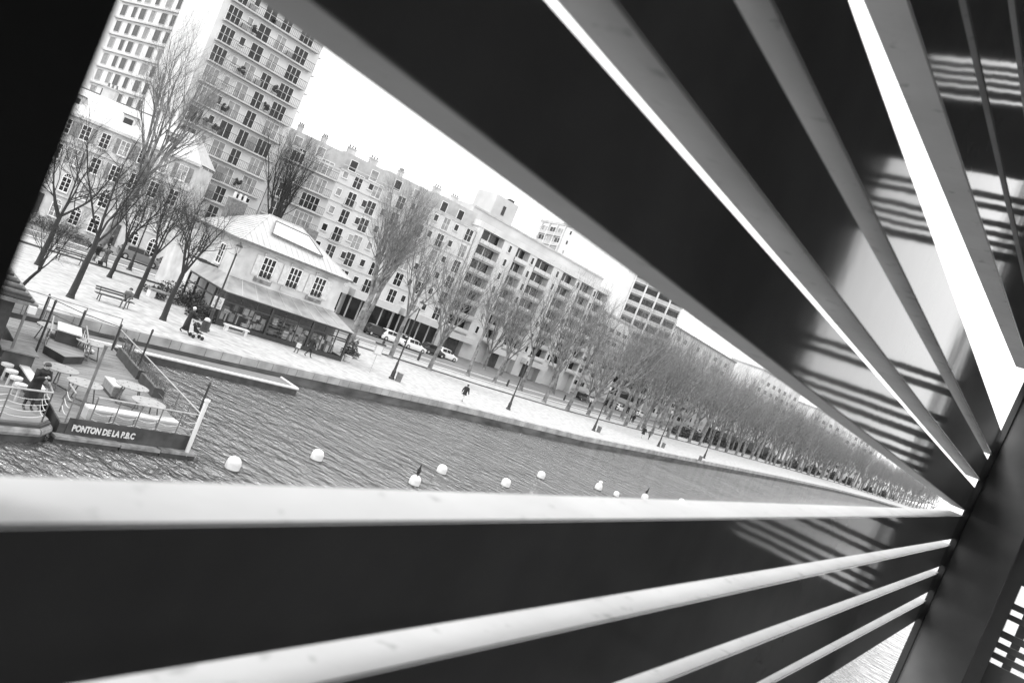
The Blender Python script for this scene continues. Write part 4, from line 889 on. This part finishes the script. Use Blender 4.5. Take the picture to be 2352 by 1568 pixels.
for i, (X, Y, lb) in enumerate(((1526, 1392, 'short dark bollard across the road from the white cars'), (2027, 1544, 'dark bollard on the road side of the kerb before the loggia block'), (1672, 1440, 'dark bollard beneath the plane trees by the white cars'), (2255, 1600, 'dark post by the road right of the loggia block door'))):
    root = empty('bollard', q(X, Y), 0, lb, 'bollard', 'dark bollards by the road'); put('post', lambda mb: mb.lathe((0, 0, 0), [(.16, 0), (.14, .8), (.17, .85), (.1, .98)], 'iron', 10), root)
# ================================================================== CARS
def make_car(label, paint, group='cars parked along the road'):
    root = empty('parked_car', (0, 0, 0), 0, label, 'car', group)
    st = [(-2.05, .42, .62, .62, .70), (-1.98, .25, .80, .82, .80), (-1.75, .2, .92, 1.05, .84), (-1.35, .2, .95, 1.42, .86), (-.6, .2, .95, 1.50, .87), (.2, .2, .93, 1.47, .87), (.75, .2, .90, 1.12, .86), (1.15, .2, .86, .88, .85), (1.75, .22, .74, .76, .80), (2.0, .3, .58, .60, .70)]
    mb = MB(); rings = []
    for x, zb, zm, zt, w in st:
        wt = w*.76 if zt-zm > .1 else w*.9
        rings.append([Vector(p) for p in ((x, -w*.95, zb), (x, -w, zb+.22), (x, -w*.97, zm), (x, -wt, zt), (x, wt, zt), (x, w*.97, zm), (x, w, zb+.22), (x, w*.95, zb))])
    for r1, r2 in zip(rings, rings[1:]):
        for j in range(8): mb.quad([r1[j], r1[(j+1) % 8], r2[(j+1) % 8], r2[j]][::-1], paint)
    mb.quad(rings[0], paint); mb.quad(rings[-1][::-1], paint); body = mb.build('body', root, smooth=False, bevel=0)
    for s_ in (-1, 1):
        def side(mb):
            for x0, x1, t0, t1 in ((-1.30, -.55, 1.36, 1.43), (-.48, .18, 1.43, 1.40), (.24, .68, 1.38, 1.12)):
                P = []
                for (x, z) in ((x0, .99), (x1, .98), (x1, t1), (x0, t0)):
                    f = (z-.95)/.53; P.append(Vector((x, s_*(.845*(1-f)+.665*f+.012), z)))
                mb.quad(P if s_ < 0 else P[::-1], 'glass')
        put('side_window', side, body)
        put('headlight', lambda mb: mb.box(1.86, 1.99, s_*.62-.14, s_*.62+.14, .56, .70, 'lampglass'), root)
        put('tail_light', lambda mb: mb.box(-2.03, -1.9, s_*.68-.12, s_*.68+.12, .66, .9, 'greycloth'), root)
        for x in (-1.28, 1.28):
            w = MB(); T = Matrix.Rotation(pi/2, 3, 'X'); w.lathe((x, s_*.78+.1, .31), [(.2, 0), (.31, .02), (.31, .18), (.2, .2)], 'rubber', 18, T=T); wo = w.build('wheel', root)
            w = MB(); w.lathe((x, s_*.78+(.102 if s_ > 0 else -.098), .31), [(.19, 0), (.05, .015)] if s_ < 0 else [(.05, -.015), (.19, 0)], 'rim', 10, T=T); w.build('rim', wo)
    put('windscreen', lambda mb: mb.quad([(.26, -.62, 1.455), (.80, -.74, 1.10), (.80, .74, 1.10), (.26, .62, 1.455)], 'glass'), body)
    put('rear_window', lambda mb: mb.quad([(-1.42, -.6, 1.40), (-1.42, .6, 1.40), (-1.80, .68, 1.06), (-1.80, -.68, 1.06)], 'glass'), body)
    return root
g0 = make_car('small grey hatchback parked before the cream town house, left of the black car', 'cargrey'); w0 = make_car('white hatchback parked first in the line right of the pavilion', 'carwhite'); b0 = make_car('black car parked behind the trees just left of the bushes', 'cardark')
def place(c, X, Y, rz, first=True, label=None):
    v = q(X, Y, -.06); v.z = -.06
    if first: c.location = v; c.rotation_euler = (0, 0, rz); return c
    return copy_thing(c, v, rz, 1.0, label)
road_a = R(78)
place(g0, 548, 1050, R(64)+0); place(b0, 700, 1098, R(70)); place(w0, 1560, 1366, R(72))
for c, X, Y, lb in ((w0, 1645, 1398, 'second white car in the line, nose towards the pavilion'), (b0, 1500, 1345, 'dark car at the head of the line just right of the pavilion'), (b0, 1725, 1418, 'black car behind the second white car'), (w0, 1775, 1432, 'last white car of the near line'), (g0, 1615, 1380, 'grey car squeezed between the first two white cars'),
                    (b0, 2322, 1600, 'dark car before the pale gap left of the right tower'), (w0, 2352, 1606, 'pale car left of the right tower entrance'), (b0, 2440, 1630, 'dark car under the right tower, first of four'), (w0, 2470, 1640, 'white car under the right tower'), (b0, 2505, 1650, 'dark car under the right tower, after the white one'), (w0, 2553, 1665, 'white car in the middle of the far line'),
                    (w0, 2685, 1702, 'white car in front of the flat roofed block'), (g0, 2720, 1712, 'grey car in front of the flat roofed block'), (w0, 2750, 1722, 'white car near the far hoarding'), (w0, 2785, 1732, 'last white car before the far hoarding')):
    place(c, X, Y, R(84) if X > 2000 else R(74), False, lb)

# ================================================================== PEOPLE
def person(loc, rz, label, pose='walk', coat='black', legs='black', hair='hair', coat_len=.55, s=1.0, lean=0.0, arms='down', hairm=None):
    """joints in metres, x forward, y left, z up; the body is one skinned mesh"""
    J = {}; hip = .92; sitting = pose == 'sit'
    if sitting: hip = .52
    J['pel'] = (0, 0, hip); tl = sin(lean); J['spine'] = (tl*.22, 0, hip+.22); J['chest'] = (tl*.42, 0, hip+.43); J['neck'] = (tl*.55, 0, hip+.56); J['chin'] = (tl*.6+.02, 0, hip+.62); J['head'] = (tl*.66+.03, 0, hip+.70); J['crown'] = (tl*.68+.015, 0, hip+.79)
    st_ = .30 if pose == 'walk' else .05
    for sgn, nm in ((1, 'l'), (-1, 'r')):
        f = st_*sgn
        if sitting:
            J[nm+'hip'] = (.02, .09*sgn, hip); J[nm+'kn'] = (.44, .12*sgn, hip+.02); J[nm+'an'] = (.52+.12*(sgn > 0), .12*sgn, .09); J[nm+'toe'] = (.68+.12*(sgn > 0), .13*sgn, .04)
        else:
            J[nm+'hip'] = (0, .09*sgn, hip-.04); J[nm+'kn'] = (f*.55+.04, .095*sgn, .49); lift = .10 if (pose == 'walk' and sgn < 0) else 0
            J[nm+'an'] = (f*1.0-(.06 if lift else 0), .10*sgn, .09+lift); J[nm+'toe'] = (f*1.0+(.10 if lift else .16), .11*sgn, .035+lift*.5)
        J[nm+'sh'] = (tl*.5, .185*sgn, hip+.49)
        if arms == 'push': J[nm+'el'] = (tl*.4+.16, .22*sgn, hip+.25); J[nm+'wr'] = (tl*.4+.42, .17*sgn, hip+.16); J[nm+'ha'] = (tl*.4+.48, .165*sgn, hip+.16)
        elif arms == 'lap': J[nm+'el'] = (.08, .24*sgn, hip+.24); J[nm+'wr'] = (.30, .14*sgn, hip+.14); J[nm+'ha'] = (.37, .12*sgn, hip+.13)
        elif arms == 'fold': J[nm+'el'] = (tl*.4+.10, .24*sgn, hip+.24); J[nm+'wr'] = (tl*.4+.28, .06*sgn, hip+.34); J[nm+'ha'] = (tl*.4+.34, .02*sgn, hip+.38)
        else: J[nm+'el'] = (tl*.3-f*.35-.02, .25*sgn, hip+.22); J[nm+'wr'] = (tl*.3-f*.75+.05, .25*sgn, hip-.02); J[nm+'ha'] = (tl*.3-f*.8+.07, .25*sgn, hip-.09)
    rad = dict(pel=.13, spine=.125, chest=.15, neck=.055, chin=.07, head=.098, crown=.07)
    for nm in 'lr': rad.update({nm+'hip': .095, nm+'kn': .06, nm+'an': .042, nm+'toe': .035, nm+'sh': .07, nm+'el': .045, nm+'wr': .032, nm+'ha': .036})
    Ed = [('pel', 'spine'), ('spine', 'chest'), ('chest', 'neck'), ('neck', 'chin'), ('chin', 'head'), ('head', 'crown')]
    for nm in 'lr': Ed += [('pel', nm+'hip'), (nm+'hip', nm+'kn'), (nm+'kn', nm+'an'), (nm+'an', nm+'toe'), ('chest', nm+'sh'), (nm+'sh', nm+'el'), (nm+'el', nm+'wr'), (nm+'wr', nm+'ha')]
    keys = list(J); me = bpy.data.meshes.new('body'); me.from_pydata([J[k] for k in keys], [(keys.index(a), keys.index(b)) for a, b in Ed], [])
    o = bpy.data.objects.new('tmp', me); col.objects.link(o); sk = o.modifiers.new('s', 'SKIN'); o.modifiers.new('u', 'SUBSURF').levels = 1
    for i, k in enumerate(keys):
        v = me.skin_vertices[0].data[i]; v.radius = (rad[k], rad[k]*(1.15 if k in ('chest', 'spine', 'pel') else 1)); v.use_root = (k == 'pel')
    bpy.context.view_layer.update(); ev = bpy.data.meshes.new_from_object(o.evaluated_get(bpy.context.evaluated_depsgraph_get())); bpy.data.objects.remove(o)
    ms = [M['skin'], M[legs], M[coat], M['hull']]; bm = bmesh.new(); bm.from_mesh(ev)
    def fing(base, dr, r, L):      # fingers grow out of the palm
        a = Vector(base); d = Vector(dr).normalized(); u = d.orthogonal().normalized(); w = d.cross(u); prev = None
        for t, rr in ((0, r), (.5, r*.95), (1, r*.6)):
            c = a+d*L*t+Vector((.012, 0, -.006))*t*t*2; ringv = [bm.verts.new(c+(u*cos(2*pi*j/5)+w*sin(2*pi*j/5))*rr) for j in range(5)]
            if prev: 
                for j in range(5): bm.faces.new((prev[j], prev[(j+1) % 5], ringv[(j+1) % 5], ringv[j]))
            prev = ringv
        bm.faces.new(prev)
    for nm, sgn in (('l', 1), ('r', -1)):
        h_ = Vector(J[nm+'ha']); d = (h_-Vector(J[nm+'wr'])).normalized(); sd_ = d.cross(Vector((0, 1, 0))).normalized() if abs(d.y) < .9 else Vector((1, 0, 0))
        for i in range(4): fing(h_+sd_*(i-1.5)*.017+d*.015, d+sd_*(i-1.5)*.08, .0085, (.062, .072, .070, .055)[i])
        fing(h_-d*.01+sd_*.03, d*.6+sd_*.9, .010, .05)
    # nose and ears
    hc = Vector(J['head'])
    for a, r, sc_ in ((hc+Vector((.10, 0, -.005)), .018, (1, .8, 1.6)), (hc+Vector((0, .098, 0)), .022, (.7, .4, 1.3)), (hc+Vector((0, -.098, 0)), .022, (.7, .4, 1.3))):
        bmesh.ops.create_icosphere(bm, subdivisions=1, radius=r, matrix=Matrix.Translation(a) @ Matrix.Diagonal((*sc_, 1)))
    for sgn in (-1, 1): bmesh.ops.create_icosphere(bm, subdivisions=1, radius=.011, matrix=Matrix.Translation(hc+Vector((.092, .034*sgn, .022))))
    bm.faces.ensure_lookup_table()
    for f in bm.faces:
        c = f.calc_center_median(); f.smooth = True
        hand = min((c-Vector(J['lha'])).length, (c-Vector(J['rha'])).length) < .10
        foot = c.z < .10
        f.material_index = 3 if foot and not hand else (0 if hand or c.z > hip+.575 else (1 if c.z < hip-.02 or (sitting and c.x > .1 and c.z < hip+.12) else 2))
        if (c-hc).length < .2 and max(abs(c.y)-.05, 0) == 0 and c.x > hc.x+.088 and .012 < c.z-hc.z < .032: f.material_index = 3
    idx = [f.material_index for f in bm.faces]; bm.to_mesh(ev); bm.free(); ev.materials.clear()
    for mm in ms: ev.materials.append(mm)
    ev.polygons.foreach_set('material_index', idx); ev.update()
    ob = bpy.data.objects.new('person', ev); col.objects.link(ob); ob.location = loc; ob.rotation_euler = (0, 0, rz); ob.scale = (s, s, s); tag(ob, label, 'person')
    mb = MB(); mb.lathe(hc+Vector((-.012, 0, -.03)), [(.102, 0), (.110, .05), (.098, .10), (.06, .135), (.01, .145)], hairm or hair, 14, T=Matrix.Rotation(-.28, 3, 'Y')); mb.build('hair', ob, smooth=True)
    if coat_len:
        mb = MB(); T0_ = [(hip+.59, .062, tl*.56), (hip+.53, .10, tl*.52), (hip+.46, .19, tl*.48), (hip+.25, .175, tl*.3), (hip+.05, .165, tl*.06), (hip-.1, .19, 0), (hip+.05-coat_len, .24 if pose == 'walk' else .20, 0)]
        if sitting: T0_ = T0_[:5]
        n_ = 14; rg = [[Vector((dx+r*.78*cos(2*pi*j/n_)+.0, r*1.12*sin(2*pi*j/n_), z)) for j in range(n_)] for z, r, dx in T0_]
        for a, b in zip(rg, rg[1:]):
            for j in range(n_): mb.quad([a[j], b[j], b[(j+1) % n_], a[(j+1) % n_]], coat)
        for nm in 'lr':
            mb.tube(J[nm+'sh'], J[nm+'el'], .085, .065, coat, 9); mb.tube(J[nm+'el'], J[nm+'wr'], .065, .05, coat, 9)
        mb.build('coat', ob, smooth=True)
    return ob
QX = AZ  # picture-right on the ground is heading (cos AZ, sin AZ)
right = AZ; left = AZ+pi
pm = q(187, 1668, DZ); pm.z = DZ
pm = Vector((-25.0, 15.0, DZ)); person(pm, AZ-.5, 'man in black coat and cap leaning over the barge railing', 'stand', lean=.35, arms='fold')
bpos = (bA+bB)/2+Vector((cos(brz), sin(brz), 0))*.72; prs = person(bpos+Vector((-sin(brz), cos(brz), 0))*.22+Vector((0, 0, -.02)), brz-pi/2-.55, 'person in grey sitting at the right end of the slatted bench', 'sit', coat='greycloth', legs='greycloth', arms='lap', lean=-.15)
person(q(734, 1332), R(80), 'woman in a long black coat and pale hat pushing a pushchair', 'walk', coat_len=.75, arms='push', hairm='white', s=1.02, lean=.12)
person(q(372, 1055), left-.5, 'walker in a dark jacket and pale trousers at the kerb, left one', 'walk', coat='black', legs='lightcloth', coat_len=.2)
person(q(408, 1066), left-.4, 'walker in a long grey coat carrying a dark bag, right one', 'walk', coat='greycloth', legs='black', coat_len=.6)
person(q(425, 1010), right+.2, 'person in black at the roadside behind the two kerb walkers', 'stand', coat='black', coat_len=.3, s=1.08)
person(q(362, 1008), left, 'person in pale clothes and cap beside the thick tree trunk', 'walk', coat='lightcloth', legs='black', hairm='white', coat_len=.2)
person(q(1182, 1412), R(150), 'person with a pale bag looking into the shop window', 'stand', coat='greycloth', legs='greycloth', coat_len=.3)
person(q(1228, 1428), R(75), 'person in black stepping past the shop window', 'walk', coat='black', coat_len=.25)
person(q(1845, 1607), R(95), 'lone walker in a dark jacket and pale trousers on the open quay', 'walk', coat='black', legs='lightcloth', coat_len=.25, lean=.1)
person(q(2565, 1752), R(95), 'broad walker in black, left of the pair near the quay lamp', 'walk', coat='black', legs='lightcloth', coat_len=.35, s=1.1)
person(q(2592, 1758), R(95), 'slighter walker in grey, right of the pair near the quay lamp', 'walk', coat='greycloth', coat_len=.2, s=.95)
for X, Y, lb in ((2352, 1640, 'person under the trees before the right tower'), (2514, 1688, 'left person of a dark pair under the far trees'), (2528, 1691, 'right person of a dark pair under the far trees'), (2810, 1768, 'left person of two near the far hoarding'), (2821, 1771, 'right person of two near the far hoarding')):
    person(q(X, Y), random.uniform(0, 6), lb, 'stand', coat='black', coat_len=.3)
# bag, pushchair
bgp = q(1180, 1415); root = empty('shopping_bag', bgp+Vector((.25, -.2, .55)), .3, 'pale shopping bag held by the person at the shop window', 'bag'); put('bag', lambda mb: mb.hexa([(-.16, -.06, 0), (.16, -.06, 0), (.16, .06, 0), (-.16, .06, 0), (-.18, -.04, .35), (.18, -.04, .35), (.18, .04, .35), (-.18, .04, .35)], 'lightcloth'), root); put('handle', lambda mb: mb.tube((-.1, 0, .35), (.1, 0, .5), .01, .01, 'lightcloth', 4), root)
bg2 = q(408, 1066); root = empty('carry_bag', bg2+Vector((.1, -.35, .12)), .6, 'dark bag carried low by the right kerb walker', 'bag'); put('bag', lambda mb: mb.hexa([(-.25, -.08, 0), (.25, -.08, 0), (.25, .08, 0), (-.25, .08, 0), (-.2, -.05, .28), (.2, -.05, .28), (.2, .05, .28), (-.2, .05, .28)], 'black'), root); put('handle', lambda mb: mb.tube((-.1, 0, .28), (.1, 0, .4), .012, .012, 'black', 4), root)
pc = q(780, 1352); PCH = empty('pushchair', pc, R(80), 'black pushchair pushed by the woman in the long coat', 'pushchair')
put('frame', lambda mb: (mb.tube((-.45, -.2, 1.0), (.3, -.22, .12), .015, .015, 'steel', 6), mb.tube((-.45, .2, 1.0), (.3, .22, .12), .015, .015, 'steel', 6), mb.tube((-.45, -.2, 1.0), (-.45, .2, 1.0), .02, .02, 'black', 6), mb.tube((-.25, -.2, .12), (.15, -.2, .55), .015, .015, 'steel', 6), mb.tube((-.25, .2, .12), (.15, .2, .55), .015, .015, 'steel', 6)), PCH)
put('seat', lambda mb: mb.hexa([(-.15, -.2, .35), (.35, -.2, .38), (.35, .2, .38), (-.15, .2, .35), (-.3, -.19, .75), (-.1, -.19, .55), (-.1, .19, .55), (-.3, .19, .75)], 'black'), PCH)
put('hood', lambda mb: mb.lathe((-.18, 0, .72), [(.24, 0), (.23, .12), (.14, .24), (.02, .28)], 'black', 12), PCH)
for x, y_ in ((.33, -.22), (.33, .22), (-.27, -.22), (-.27, .22)):
    w = MB(); w.lathe((x, y_+.02, .12), [(.06, 0), (.12, .005), (.12, .035), (.06, .04)], 'rubber', 14, T=Matrix.Rotation(pi/2, 3, 'X')); w.build('wheel', PCH)
# ================================================================== AIR
